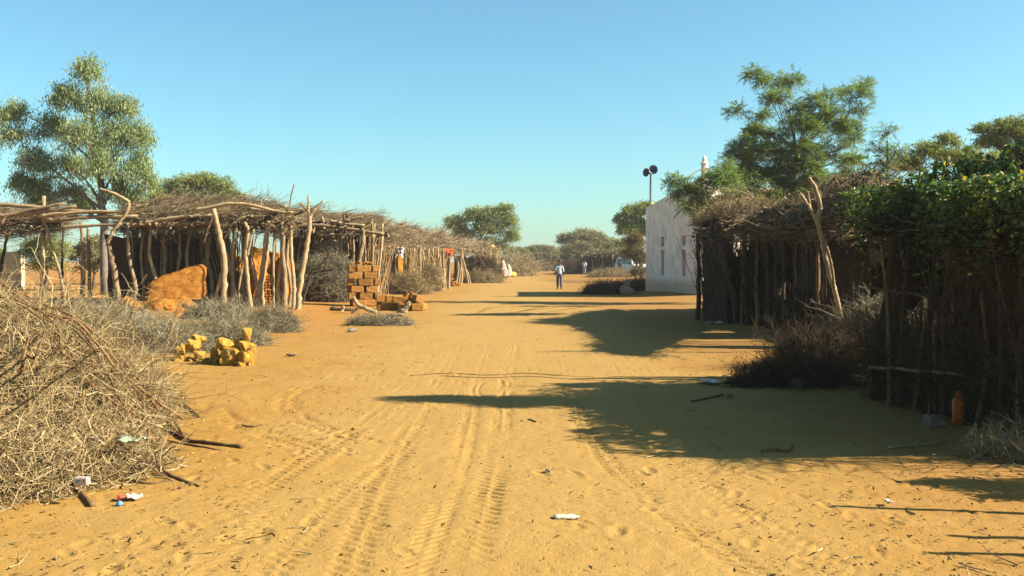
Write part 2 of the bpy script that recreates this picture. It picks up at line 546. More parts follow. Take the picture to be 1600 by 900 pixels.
STONE = m_mud('yellow_limestone', [(0.3, (0.385, 0.181, 0.021)), (0.5, (0.514, 0.291, 0.045)), (0.7, (0.589, 0.392, 0.090))], 7.0, 1.0)
STONE_W = m_mud('pale_stone', [(0.3, (0.160, 0.129, 0.107)), (0.6, (0.220, 0.189, 0.162))], 6.0, 0.6)
STONE_P = m_mud('pinkish_stone', [(0.3, (0.142, 0.088, 0.067)), (0.6, (0.218, 0.151, 0.126))], 9.0, 0.8)
WHITE = m_whitewash()
RUST = m_rust()
LEAF_E = m_island('drooping_leaves', [(0, (0.099, 0.146, 0.053)), (0.5, (0.187, 0.240, 0.096)), (0.85, (0.286, 0.315, 0.135)), (1, (0.374, 0.374, 0.179))], 0.6, 0.30, soft=0.6, spec=0.3)
LEAF_N = m_island('feathery_leaves', [(0, (0.063, 0.106, 0.026)), (0.5, (0.135, 0.199, 0.050)), (0.85, (0.232, 0.283, 0.077)), (1, (0.362, 0.344, 0.119))], 0.6, 0.28, soft=0.7, spec=0.25)
LEAF_A = m_island('acacia_leaves', [(0, (0.113, 0.146, 0.047)), (0.5, (0.213, 0.243, 0.088)), (1, (0.365, 0.356, 0.153))], 0.7, 0.25, soft=0.5)
LEAF_B = m_island('dull_acacia_leaves', [(0, (0.130, 0.126, 0.060)), (0.5, (0.233, 0.208, 0.107)), (1, (0.376, 0.320, 0.179))], 0.8, 0.2, soft=0.4)
LEAF_V = m_island('vine_leaves', [(0, (0.031, 0.062, 0.015)), (0.5, (0.070, 0.110, 0.028)), (0.965, (0.119, 0.154, 0.038)), (0.99, (0.486, 0.326, 0.031)), (1, (0.539, 0.371, 0.055))], 0.5, 0.30, spec=0.35)
DRYB = m_island('dry_bush_leaves', [(0, (0.095, 0.067, 0.030)), (0.5, (0.158, 0.116, 0.054)), (1, (0.227, 0.172, 0.090))], 0.9, 0.15, soft=0.6)
# ------------------------------------------------------------------ ground with tyre tracks and footprints
def ground():
    ys = [-60, -30, -15, -8, -4, 0, 2, 3.2, 3.7]
    ys += list(np.arange(4.2, 8.2, 0.0145))
    d = 0.0145
    while ys[-1] < 1150:
        d *= 1.022 if ys[-1] < 200 else 1.25
        ys.append(ys[-1] + d)
    xs = list(np.arange(0, 2.4, 0.018)); d = 0.018
    while xs[-1] < 1150:
        d *= 1.032 if xs[-1] < 60 else 1.3
        xs.append(xs[-1] + d)
    xs = np.array([-v for v in xs[:0:-1]] + xs); ys = np.array(ys)
    X, Y = np.meshgrid(xs, ys, indexing='ij')
    Z = gz(X, Y)
    fade = 1 - sstep(30, 80, Y)
    nearm = 1 - sstep(14, 30, Y)
    Z = Z + fade * 0.025 * fbm(X * 0.55, Y * 0.5, 4, 3) + nearm * 0.004 * fbm(X * 2.4, Y * 2.2, 4, 9) + nearm * 0.005 * fbm(X * 13, Y * 12, 3, 21)
    side = sstep(1.4, 3.0, np.abs(X - 0.2))                    # trampled margins are rougher than the wheel lane
    Z = Z + nearm * side * 0.007 * np.maximum(fbm(X * 5, Y * 4.5, 3, 33), -0.2)
    # tyre tracks: centre x at given y, width, depth, tread pitch, chevron slant, strength
    TR = [([(3, -0.30), (5, -0.23), (8.3, -0.12), (14, -0.05), (24, 0.2), (60, 1.2)], .20, .016, .11, 1.0, 1.0),
          ([(3, -0.62), (5, -0.50), (8.3, -0.42), (14, -0.45), (24, -0.3), (60, 0.5)], .17, .012, .10, -1.0, .9),
          ([(3, -0.78), (5, -0.86), (8.3, -0.98), (14, -1.0), (24, -1.0), (60, -.4)], .20, .012, .11, 1.0, .8),
          ([(3, -1.3), (5, -1.25), (7, -1.1), (9, -0.85), (14, -0.7), (24, -0.5), (60, .3)], .19, .010, .10, 1.0, .7),
          ([(3, -2.7), (5, -2.05), (7, -1.75), (10, -1.45), (14, -1.3), (24, -1.2), (60, 0)], .20, .011, .10, 1.0, .8),
          ([(3, -2.2), (5, -1.65), (7, -1.45), (10, -1.2), (14, -1.0), (24, -1.0)], .18, .009, .10, -1.0, .7),
          ([(3, 0.55), (5, 0.62), (8, 0.65), (14, 0.75), (24, 1.0), (60, 2.0)], .19, .010, .11, 1.0, .75),
          ([(3, 1.9), (5, 1.25), (7, 0.85), (9, 0.72), (12, 0.7)], .18, .012, .10, 1.0, .9),
          ([(3, 2.5), (5, 1.75), (7, 1.35), (9, 1.15), (12, 1.1)], .18, .010, .10, -1.0, .8),
          ([(8.2, -1.7), (8.9, -2.25), (9.8, -2.9), (10.8, -3.35), (11.8, -3.5), (12.8, -3.4), (13.8, -3.0), (14.6, -2.3)], .24, .024, .10, 1.1, .8),
          ([(8.4, -1.2), (9.2, -1.8), (10.2, -2.35), (11.2, -2.65), (12, -2.7), (12.8, -2.5), (13.4, -2.0)], .24, .022, .10, 1.1, .8)]
    for pts, w, dep, pitch, slant, st in TR:
        py = np.array([p[0] for p in pts], float); pxx = np.array([p[1] for p in pts], float)
        cy = crom(np.stack([py, pxx], 1), 200)
        xc = np.interp(Y, cy[:, 0], cy[:, 1])
        sl = np.interp(Y, cy[:, 0], np.gradient(cy[:, 1], cy[:, 0]))
        u = (X - xc) / np.sqrt(1 + sl ** 2)
        s = Y * np.sqrt(1 + np.minimum(sl, 3) ** 2)
        inside = (Y > py[0]) & (Y < py[-1])
        prof = 1 - sstep(w * .5, w * .5 + .05, np.abs(u))
        rim = np.exp(-((np.abs(u) - w * .5 - .06) / .035) ** 2)
        wear = sstep(-.40, .12, fbm(X * 1.6 + 5, Y * .9, 4, int(w * 1000) + int(dep * 9000))) * st
        lane_ = np.abs(u) / w                                   # two rows of slanted lug prints with a plain strip between
        tread = 0.5 + 0.5 * np.sin(2 * math.pi * (s / pitch + slant * 1.3 * u / w + (u > 0) * .5))
        tread = sstep(.58, .74, tread) * sstep(.06, .11, lane_) * (1 - sstep(.46, .52, lane_))
        dz = prof * (-dep * .08) - dep * 1.15 * tread + rim * dep * .08
        Z = Z + np.where(inside, dz * wear * (1 - sstep(8, 20, Y) * .8), 0)
    # footprints: shallow dents with a raised rim
    r2 = np.random.default_rng(5)
    for k in range(300):
        fy = 4.2 + 14 * r2.uniform() ** 1.4
        fx = r2.normal(1.9, 0.9) if k % 2 else r2.normal(-2.4, 0.9)
        a = r2.normal(0.2, 0.5); L, W = r2.uniform(.07, .14), r2.uniform(.03, .05)
        ix = np.searchsorted(xs, [fx - .3, fx + .3]); iy = np.searchsorted(ys, [fy - .3, fy + .3])
        sl_ = (slice(ix[0], ix[1]), slice(iy[0], iy[1]))
        dx, dy = X[sl_] - fx, Y[sl_] - fy
        e = np.sqrt(((dx * math.cos(a) + dy * math.sin(a)) / W) ** 2 + ((-dx * math.sin(a) + dy * math.cos(a)) / L) ** 2)
        Z[sl_] += r2.uniform(.4, 1.0) * (-0.011 * np.exp(-(e / .85) ** 4) + 0.006 * np.exp(-((e - 1.25) / .3) ** 2))
    V = np.stack([X, Y, Z], -1).reshape(-1, 3)
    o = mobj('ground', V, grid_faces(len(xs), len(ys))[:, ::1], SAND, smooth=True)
    tag(o, 'yellow-orange sandy ground marked by tyre tracks and footprints', None, None, 'structure')
    return o
ground()

def ground_scatter():
    n = 5200
    y = 4.4 + 26 * rng.uniform(size=n) ** 1.8
    x = rng.uniform(-1, 1, n) * (0.62 * y + 1.0)
    lane = np.abs(x - 0.0) < 1.3
    keep = ~lane | (rng.uniform(size=n) < 0.25)
    x, y = x[keep], y[keep]; n = len(x)
    z = gz(x, y) + 0.008
    C = np.stack([x, y, z], 1)
    D = rvec(n); D[:, 2] = np.abs(D[:, 2]) * .25
    Nn = rvec(n) * .35 + np.array([0, 0, 1])
    V, F = leaves(C, D, Nn, rng.uniform(.02, .06, n), rng.uniform(.008, .022, n), .3)
    mobj('leaf_litter', V, F, LITTER, kind='stuff')['label'] = 'dry leaf scraps strewn over the sand'
    # twigs lying about
    m = 320
    y = 4.6 + 22 * rng.uniform(size=m) ** 1.5
    x = np.where(rng.uniform(size=m) < .5, -1, 1) * (0.8 + rng.uniform(size=m) ** .8 * (0.55 * y))
    S = np.stack([x, y, gz(x, y) + .012], 1)
    a = rng.uniform(0, 6.28, m); D = np.stack([np.cos(a), np.sin(a), 0.05 * rng.normal(size=m)], 1)
    P = strands(S, D, rng.uniform(.05, .24, m), 4, .2); P[:, :, 2] = np.maximum(P[:, :, 2], gz(P[:, :, 0], P[:, :, 1]) + .006)
    V, F = tubes(P, taper(m, 4, rng.uniform(.003, .007, m), .002), 4)
    mobj('fallen_twigs', V, F, TWIG, kind='stuff')['label'] = 'short dry twigs lying loose on the sand'
    # clods and pebbles
    A = Acc()
    base = [rock_geo(1, 1, .7, 90 + k, 1, .4) for k in range(5)]
    for k in range(1500):
        yy = 4.4 + 30 * rng.uniform() ** 1.7
        xx = rng.uniform(-1, 1) * (.6 * yy + .5)
        if abs(xx) < 1.2 and rng.uniform() < .7: continue
        s = rng.uniform(.004, .013) * (1.9 if rng.uniform() < .05 else 1)
        v, f = base[k % 5]; a = rng.uniform(0, 6.28)
        v = np.stack([v[:, 0] * math.cos(a) - v[:, 1] * math.sin(a), v[:, 0] * math.sin(a) + v[:, 1] * math.cos(a), v[:, 2]], 1) * s * 2
        A.add(v + np.array([xx, yy, gzf(xx, yy) + s * .3]), f)
    A.build('pebbles', PEBBLE, kind='stuff')['label'] = 'small clods and pebbles scattered on the sand'
ground_scatter()
# ------------------------------------------------------------------ builders shared by the shelters
def limb(root, name, pts, r, mat=None, **k):
    V, F = limb_geo(pts, r, **k)
    return mobj(name, V, F, mat or WOOD, root, smooth=True)

def post(root, pix, Y, wpx, mat=None, name='post', foot=True, dy=0.0):
    """A pole drawn through photo pixels at depth Y (foot first); dy leans it in depth."""
    n = len(pix)
    pts = [at(px, py, Y + dy * i / max(1, n - 1)) for i, (px, py) in enumerate(pix)]
    if foot:
        pts[0][2] = gzf(pts[0][0], pts[0][1]) - 0.15
    w = np.linspace(1.1, 0.75, n) * wpx * .84 * Y / FPX / 2
    return limb(root, name, pts, w, mat)

def roof(root, FL, FR, BR, BL, thick=0.28, n=2600, lmin=.5, lmax=1.6, mat=None, over=.25, lump=.22, seed=1, name='roof', along=None, rad=.014):
    """Heaped brushwood roof over four corners: a lumpy bed plus loose sticks."""
    FL, FR, BR, BL = [np.array(p, float) for p in (FL, FR, BR, BL)]
    nu, nv = 46, 18
    u, v = np.meshgrid(np.linspace(0, 1, nu), np.linspace(0, 1, nv), indexing='ij')
    P = (FL * (1 - u[..., None]) + FR * u[..., None]) * (1 - v[..., None]) + (BL * (1 - u[..., None]) + BR * u[..., None]) * v[..., None]
    wv = (P[..., 0] * .9, P[..., 1] * .9)
    h = fbm(wv[0], wv[1], 4, seed) * lump * 2
    edge = np.minimum(np.minimum(u, 1 - u) * 9, np.minimum(v, 1 - v) * 5).clip(0, 1) ** .6
    top = P.copy(); top[..., 2] += thick * (.25 + .75 * edge) + h * (.4 + .6 * edge)
    bot = P.copy(); bot[..., 2] += fbm(wv[0] * 2, wv[1] * 2, 3, seed + 5) * .12 - .02
    rag = fbm(wv[0] * 3, wv[1] * 3, 3, seed + 9) * .35
    outw = unit((FL + FR - BL - BR) * np.array([1, 1, 0]))
    for T in (top, bot):
        T[:, 0, :2] += (rag[:, 0, None] * outw[:2]) * .8
    A = Acc()
    g = grid_faces(nu, nv); nn = nu * nv
    idx = np.arange(nn).reshape(nu, nv)
    ring = np.concatenate([idx[:, 0], idx[-1, 1:], idx[-2::-1, -1], idx[0, -2:0:-1]])
    sk = np.stack([ring, np.roll(ring, -1), np.roll(ring, -1) + nn, ring + nn], 1)
    A.add(np.concatenate([top.reshape(-1, 3), bot.reshape(-1, 3)]), [g, g[:, ::-1] + nn, sk])
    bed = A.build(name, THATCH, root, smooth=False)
    # loose brush on top and fringe
    uu = rng.uniform(-.02, 1.02, n); vv = np.where(rng.uniform(size=n) < .3, rng.uniform(-.03, .08, n), rng.uniform(0, 1, n))
    S = (FL * (1 - uu[:, None]) + FR * uu[:, None]) * (1 - vv[:, None]) + (BL * (1 - uu[:, None]) + BR * uu[:, None]) * vv[:, None]
    i = (uu.clip(0, 1) * (nu - 1)).astype(int); j = (vv.clip(0, 1) * (nv - 1)).astype(int)
    S[:, 2] = top[i, j, 2] - .03 + rng.uniform(-.12, .08, n)
    fr = vv < .06
    S[fr, 2] -= rng.uniform(0, thick * 1.1, fr.sum())
    ax = unit(FR - FL); ay = unit(BL - FL)
    th = rng.normal(0, .9, n) if along is None else rng.normal(along, .5, n)
    D = np.cos(th)[:, None] * ax + np.sin(th)[:, None] * ay + rng.normal(size=(n, 3)) * np.array([.1, .1, .06])
    L = rng.uniform(lmin, lmax, n)
    S = S - D * L[:, None] * .5
    Pp = strands(S, D, L, 4, .16)
    V, F = tubes(Pp, taper(n, 4, rng.uniform(.4, 1.2, n) * rad, .004), 3)
    A2 = Acc().add(V, F)
    tw = twiggy(Pp[: n // 2], 2, .12, .45, K=3)
    V, F = tubes(tw, taper(len(tw), 3, .006, .003), 3); A2.add(V, F)
    s = A2.build('loose_brush', mat or STRAW, bed, kind='stuff', local=True) if False else mobj('loose_brush', np.concatenate(A2.V), [np.concatenate(v) for v in A2.F.values()], mat or STRAW, bed, kind='stuff')
    return bed, top

def logs(root, FL, FR, BR, BL, n, r=.05, name='rafter', over=.45, mat=None, zoff=-.06):
    """Rafters running front to back, each a pole of its own, their butts jutting out in front."""
    FL, FR, BR, BL = [np.array(p, float) for p in (FL, FR, BR, BL)]
    for k in range(n):
        u = (k + rng.uniform(.15, .85)) / n
        a = FL * (1 - u) + FR * u; b = BL * (1 - u) + BR * u
        d = unit(a - b)
        a = a + d * over * rng.uniform(.2, 1.3) + np.array([rng.normal(0, .12), 0, zoff + rng.normal(0, .05)])
        b = b + np.array([rng.normal(0, .2), 0, zoff])
        m = (a + b) / 2 + np.array([0, 0, rng.normal(0, .04)])
        rr = r * rng.uniform(.65, 1.35)
        limb(root, name, [a, m, b], [rr, rr * .9, rr * .75], mat, sides=6)

def palisade(root, A_, B_, h, n, r=.02, mat=None, name='stick_wall', lean=.07, hj=.25, twigs=0):
    """Close-set upright sticks from A_ to B_ (too thin to pick apart)."""
    A_, B_ = np.array(A_, float), np.array(B_, float)
    t = rng.uniform(0, 1, n)
    S = np.zeros((n, 3)); S[:, :2] = A_[:2] * (1 - t[:, None]) + B_[:2] * t[:, None] + rng.normal(0, .05, (n, 2))
    S[:, 2] = gz(S[:, 0], S[:, 1]) - .05
    D = np.stack([rng.normal(0, lean, n), rng.normal(0, lean, n), np.ones(n)], 1)
    P = strands(S, D, h * rng.uniform(1 - hj, 1 + hj * .3, n), 5, .05)
    G = Acc(); V, F = tubes(P, taper(n, 5, r * rng.uniform(.5, 1.3, n), r * .5), 4); G.add(V, F)
    if twigs:
        tw = twiggy(P, twigs, .15, .6, 1.3)
        V, F = tubes(tw, taper(len(tw), 4, .006, .003), 3); G.add(V, F)
    return mobj(name, np.concatenate(G.V), [np.concatenate(v) for v in G.F.values()], mat or STICK, root, kind='stuff')

def slab(root, name, A_, B_, z0, z1, th, mat, seed=1, ragged=.12, nu=16, nv=12, rough=.05):
    """An upright hand-made panel (mud wall, sheet, mat) with an uneven top and lumpy faces."""
    A_, B_ = np.array(A_[:2], float), np.array(B_[:2], float)
    d = unit(np.append(B_ - A_, 0))[:2]; nrm = np.array([d[1], -d[0]])
    u, v = np.meshgrid(np.linspace(0, 1, nu), np.linspace(0, 1, nv), indexing='ij')
    L = np.linalg.norm(B_ - A_)
    botz = z0 + (fbm(u[:, 0] * L * 2.1 + seed * 7, u[:, 0] * 0, 3, seed + 8) * ragged * 3 if z0 > .5 else 0)
    topz = z1 + fbm(u[:, -1] * L * 1.3 + seed, u[:, -1] * 0, 3, seed) * ragged * 2
    Z = (botz + np.zeros(nu))[:, None] * (1 - v) + topz[:, None] * v
    S = (u - .5) * 2
    sideoff = fbm(v * 3 + seed, u * 0, 3, seed + 3) * ragged * np.sign(S) * (np.abs(S) > .99)
    X0 = A_[None, None] * (1 - u[..., None]) + B_[None, None] * u[..., None] + d * sideoff[..., None]
    G = []
    for s in (1, -1):
        off = th / 2 * s + s * rough * fbm(u * L * 2.2 + seed * 3 + s * 9, Z * 2.2, 4, seed + s)
        P = np.zeros((nu, nv, 3)); P[..., :2] = X0 + nrm * off[..., None]; P[..., 2] = Z
        G.append(P.reshape(-1, 3))
    g = grid_faces(nu, nv); nn = nu * nv; idx = np.arange(nn).reshape(nu, nv)
    ring = np.concatenate([idx[:, 0], idx[-1, 1:], idx[-2::-1, -1], idx[0, -2:0:-1]])
    sk = np.stack([ring, np.roll(ring, -1), np.roll(ring, -1) + nn, ring + nn], 1)
    return mobj(name, np.concatenate(G), [g[:, ::-1], g + nn, sk[:, ::-1]], mat, root)

def brush_geo(cx, cy, rx, ry, h, n, lmin=.3, lmax=1.0, rad=.006, per=4, power=.5, tang=.6, rot=0.0, seed=0, z0=None):
    """Heap of thorny brushwood filling half an ellipsoid; returns geometry and a core."""
    r_ = np.sqrt(rng.uniform(0, 1, n)); a = rng.uniform(0, 2 * math.pi, n)
    ex, ey = r_ * np.cos(a), r_ * np.sin(a)
    hh = h * np.maximum(1 - r_ ** 2, 0.02) ** power * (1 + .5 * fbm(ex * 2.2 + seed, ey * 2.2, 3, seed))
    c, s = math.cos(rot), math.sin(rot)
    x = cx + (ex * rx) * c - (ey * ry) * s; y = cy + (ex * rx) * s + (ey * ry) * c
    zz = (gz(x, y) if z0 is None else z0)
    f = rng.uniform(0, 1, n) ** .45
    S = np.stack([x, y, zz + .02 + hh * f], 1)
    out = unit(np.stack([(x - cx) / rx ** 2, (y - cy) / ry ** 2, np.full(n, .25)], 1))
    D = rvec(n); D = D - out * (D * out).sum(1, keepdims=True) * tang
    D[:, 2] *= .8
    P = strands(S - D * .3, D, rng.uniform(lmin, lmax, n), 5, .22)
    lo = (gz(P[:, :, 0], P[:, :, 1]) if z0 is None else z0) + .01
    P[:, :, 2] = np.maximum(P[:, :, 2], lo)
    A = Acc(); V, F = tubes(P, taper(n, 5, rad * rng.uniform(.6, 1.5, n), rad * .4), 3); A.add(V, F)
    if per:
        tw = twiggy(P, per, lmin * .25, lmax * .35, 1.2)
        tw[:, :, 2] = np.maximum(tw[:, :, 2], (gz(tw[:, :, 0], tw[:, :, 1]) if z0 is None else z0) + .008)
        V, F = tubes(tw, taper(len(tw), 4, rad * .5, rad * .28), 3); A.add(V, F)
    # dense heart of the heap
    nu, nv = 30, 10
    u, v = np.meshgrid(np.linspace(0, 2 * math.pi, nu, endpoint=False), np.linspace(0, 1, nv), indexing='ij')
    ex, ey = v * np.cos(u), v * np.sin(u)
    hc = .72 * h * np.maximum(1 - v ** 2, 0) ** (power + .15) * (1 + .5 * fbm(ex * 2.2 + seed, ey * 2.2, 3, seed))
    xx = cx + .9 * (ex * rx * c - ey * ry * s); yy = cy + .9 * (ex * rx * s + ey * ry * c)
    core = np.stack([xx, yy, (gz(xx, yy) if z0 is None else z0) + hc + .1 * hc * fbm(xx * 6, yy * 6, 3, 5) - .03], -1)
    i = np.arange(nu * nv).reshape(nu, nv)
    j = np.roll(i, -1, 0)
    CF = np.stack([i[:, :-1], i[:, 1:], j[:, 1:], j[:, :-1]], -1).reshape(-1, 4)
    return A, core.reshape(-1, 3), CF

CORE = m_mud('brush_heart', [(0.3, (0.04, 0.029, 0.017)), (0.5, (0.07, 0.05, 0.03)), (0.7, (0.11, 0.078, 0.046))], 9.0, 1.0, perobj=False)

def brush(label, cx, cy, rx, ry, h, n, mat=None, group=None, branches=0, core=True, **k):
    root = thing('brush_pile', label, 'brush pile', (cx, cy, gzf(cx, cy)), group)
    A, cv, cf = brush_geo(cx, cy, rx, ry, h, n, **k)
    t = mobj('twigs', np.concatenate(A.V), [np.concatenate(v) for v in A.F.values()], mat or TWIG, root, kind='stuff')
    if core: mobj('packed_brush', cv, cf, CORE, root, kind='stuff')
    return root

def dirt_mound(root, name, cx, cy, rx, ry, h, mat, seed=0, rot=0.0, power=1.2, lump=.35):
    nu, nv = 48, 16
    u, v = np.meshgrid(np.linspace(0, 2 * math.pi, nu, endpoint=False), np.linspace(0, 1, nv), indexing='ij')
    rr = v * (1 + .25 * fbm(np.cos(u) * 1.5 + seed, np.sin(u) * 1.5, 3, seed))
    c, s = math.cos(rot), math.sin(rot)
    ex, ey = rr * np.cos(u) * rx, rr * np.sin(u) * ry
    x = cx + ex * c - ey * s; y = cy + ex * s + ey * c
    prof = np.maximum(1 - v ** 2, 0) ** power
    z = gz(x, y) - .05 + prof * h * (1 + lump * 2 * fbm(x * 1.6 + seed, y * 1.6, 4, seed)) + .05 * h * fbm(x * 9, y * 9, 3, seed)
    i = np.arange(nu * nv).reshape(nu, nv); j = np.roll(i, -1, 0)
    F = np.stack([i[:, :-1], i[:, 1:], j[:, 1:], j[:, :-1]], -1).reshape(-1, 4)[:, ::-1]
    return mobj(name, np.stack([x, y, z], -1).reshape(-1, 3), F, mat, root, smooth=True)
# ------------------------------------------------------------------ trees
def blob_tips(blobs, per):
    """Twig tips spread through a list of ellipsoids (centre, radii, weight)."""
    T, Cc = [], []
    for c, r, w in blobs:
        n = max(6, int(per * w))
        d = rvec(n); d[:, 2] = np.where(d[:, 2] < -.55, -d[:, 2], d[:, 2])
        rad = rng.uniform(.25, 1, n) ** .55
        rad *= 1 + .35 * fbm(d[:, 0] * 2.2 + c[0], d[:, 1] * 2.2 + d[:, 2] * 1.7 + c[2], 3, 4)
        T.append(np.array(c) + d * rad[:, None] * np.array(r)); Cc.append(np.repeat(np.array([c]), n, 0))
    return np.concatenate(T), np.concatenate(Cc)

def make_tree(name, label, base, trunk, blobs, per, style, bark, leafm, group=None, cat='tree', r0=.16, nleaf=26, lsize=.1, wsize=.035, twigr=.012, limbs=None, trunkname='trunk', seed=None):
    """trunk: world points, foot first; blobs: foliage volumes; style: how leaves hang."""
    global rng
    keep = rng
    if seed is not None: rng = np.random.default_rng(seed)
    base = np.array([base[0], base[1], gzf(base[0], base[1])])
    root = thing(name, label, cat, base, group)
    trunk = [np.array(p, float) for p in trunk]
    trunk[0][2] = gzf(trunk[0][0], trunk[0][1]) - .2
    nt = len(trunk)
    limb(root, trunkname, trunk, np.linspace(r0, r0 * .35, nt), bark, sides=8)
    tp = crom(np.array(trunk), 40)
    for c, r, w in blobs[:limbs]:
        c = np.array(c)
        dz = tp[:, 2] - (c[2] - .45 * np.linalg.norm((c - tp)[:, :2], axis=1) - r[2] * .5)
        k = int(np.clip(np.argmin(np.abs(dz)), 8, 38))
        s = tp[k]
        mid = (s + c) / 2 + np.array([0, 0, .08 * np.linalg.norm(c - s)]) + rng.normal(0, .06, 3) * np.linalg.norm(c - s)
        e = c + np.array([0, 0, r[2] * .35])
        rr = min(r0 * (.5 - .3 * k / 40) * min(1.0, .5 + w * .4), .09)
        limb(root, 'branch', [s, mid, e], [rr, rr * .65, rr * .3], bark, sides=6)
    T, Cc = blob_tips(blobs, per)
    n = len(T)
    S = Cc + (T - Cc) * rng.uniform(.05, .35, n)[:, None] - np.array([0, 0, .15]) * np.linalg.norm(T - Cc, axis=1)[:, None]
    mid = (S + T) / 2 + rng.normal(0, .1, (n, 3)) * np.linalg.norm(T - S, axis=1)[:, None] + np.array([0, 0, .05])
    if style == 'droop': T = T - np.array([0, 0, .12])
    P = np.stack([S, (S + mid) / 2 + rng.normal(0, .02, (n, 3)), mid, (mid + T) / 2 + np.array([0, 0, .03]), T], 1)
    V, F = tubes(P, taper(n, 5, twigr, twigr * .3), 3)
    mobj('twigs', V, F, bark, root, kind='stuff')
    # leaves
    m = n * nleaf
    i = np.repeat(np.arange(n), nleaf)
    out = unit(T - Cc)
    if style == 'pinnate':
        # each twig carries several flat fronds of paired leaflets
        nf = max(2, nleaf // 12)
        fi = np.repeat(np.arange(n), nf); t = rng.uniform(.45, 1, len(fi)) * 3.999
        k = t.astype(int); f = (t - k)[:, None]
        fs = P[fi, k] * (1 - f) + P[fi, k + 1] * f
        fd = unit(unit(P[fi, 4] - P[fi, 2]) * .8 + rvec(len(fi)) * .9 + np.array([0, 0, -.12]))
        fl = rng.uniform(2.6, 4.4, len(fi)) * lsize
        fn = unit(np.cross(fd, rvec(len(fi))) * .5 + np.array([0, 0, 1]))
        fside = unit(np.cross(fd, fn))
        pairs = 6
        q = np.linspace(.15, 1, pairs)
        C, D, N_ = [], [], []
        for s in (-1, 1):
            for a in q:
                C.append(fs + fd * (fl * a)[:, None] - np.array([0, 0, 1]) * (fl * a * a * .18)[:, None])
                D.append(unit(fside * s + fd * .5 + rng.normal(0, .15, fd.shape))); N_.append(fn)
        C, D, N_ = map(np.concatenate, (C, D, N_))
        V, F = leaves(C, D, N_, rng.uniform(.7, 1.25, len(C)) * lsize, rng.uniform(.7, 1.2, len(C)) * wsize, .2)
    elif style == 'droop':
        t = rng.uniform(.3, 1, m) * 3.999; k = t.astype(int); f = (t - k)[:, None]
        C = P[i, k] * (1 - f) + P[i, k + 1] * f + rng.normal(0, lsize * .8, (m, 3))
        D = unit(np.array([0, 0, -1.0]) + rng.normal(0, .45, (m, 3)))
        V, F = leaves(C, D, rvec(m), rng.uniform(.7, 1.4, m) * lsize, rng.uniform(.7, 1.3, m) * wsize, .15)
    else:
        t = rng.uniform(.35, 1, m) * 3.999; k = t.astype(int); f = (t - k)[:, None]
        C = P[i, k] * (1 - f) + P[i, k + 1] * f + rng.normal(0, lsize * .8, (m, 3)) * np.array([1, 1, .6])
        D = unit(out[i] * .6 + rvec(m)); N_ = unit(rvec(m) * .7 + np.array([0, 0, 1]))
        V, F = leaves(C, D, N_, rng.uniform(.6, 1.4, m) * lsize, rng.uniform(.6, 1.4, m) * wsize, .25)
    mobj('crown', V, F, leafm, root)
    rng = keep
    return root

def B(px, py, Y, rx, rz, w=1.0, ry=None):
    """A foliage volume centred at a photo pixel, radii given in photo pixels at that depth."""
    k = Y / FPX
    return (tuple(at(px, py, Y)), (rx * k, (ry if ry else (rx + rz) * .5) * k, rz * k), w)

# tall drooping tree behind the left shelter
Yt = 44.0
def tb(px, py): return at(px, py, Yt)
make_tree('tall_tree', 'tall pale green tree with drooping leaves behind the left shelter', tb(165, 400)[:2],
    [tb(163, 430), tb(162, 350), tb(158, 290), tb(150, 220), tb(140, 150), tb(135, 110)],
    [B(135, 115, Yt, 31, 34, .9), B(105, 155, Yt, 40, 37, 1.1, 40), B(155, 165, Yt, 45, 39, 1.1), B(195, 170, Yt, 29, 30, .7),
     B(85, 205, Yt + 1, 40, 39, 1.1), B(130, 215, Yt - 1, 49, 46, 1.4), B(185, 215, Yt, 49, 44, 1.3), B(218, 215, Yt, 29, 39, .8),
     B(55, 255, Yt + .5, 40, 41, 1.0), B(105, 265, Yt + 1.5, 49, 41, 1.2), B(165, 262, Yt - .8, 49, 41, 1.3), B(215, 262, Yt, 31, 39, .8),
     B(55, 298, Yt + 1, 40, 28, .8), B(110, 302, Yt + 1, 45, 25, .8), B(190, 298, Yt + .5, 45, 30, .9),
     B(18, 180, Yt, 38, 34, .9), B(-25, 200, Yt + 1, 45, 44, 1.0), B(25, 215, Yt, 31, 25, .5), B(-60, 240, Yt, 49, 51, 1.0), B(60, 318, Yt + 1, 40, 20, .7), B(130, 322, Yt + 1.5, 40, 20, .7), B(205, 315, Yt, 36, 22, .7), B(228, 285, Yt, 24, 30, .6), B(30, 285, Yt + 1, 30, 26, .6)],
    74, 'droop', BARK_P, LEAF_E, r0=.20, nleaf=30, lsize=.17, wsize=.038, twigr=.018, seed=11, limbs=16)
# rounded tree peeping over the left thatch
make_tree('round_tree', 'rounded dull green tree peeping over the left thatched roof', at(310, 430, 62)[:2],
    [at(310, 430, 62), at(308, 350, 62), at(305, 300, 62)],
    [B(300, 295, 62, 40, 26, 1.3), B(345, 300, 62, 32, 24, 1.1), B(262, 300, 62, 32, 22, 1.0), B(318, 285, 62, 34, 16, .9), B(245, 312, 61, 22, 16, .6), B(370, 315, 62, 16, 18, .4), B(305, 325, 62, 60, 22, 1.0)],
    130, 'fine', BARK, LEAF_A, r0=.2, nleaf=20, lsize=.17, wsize=.065, seed=12)
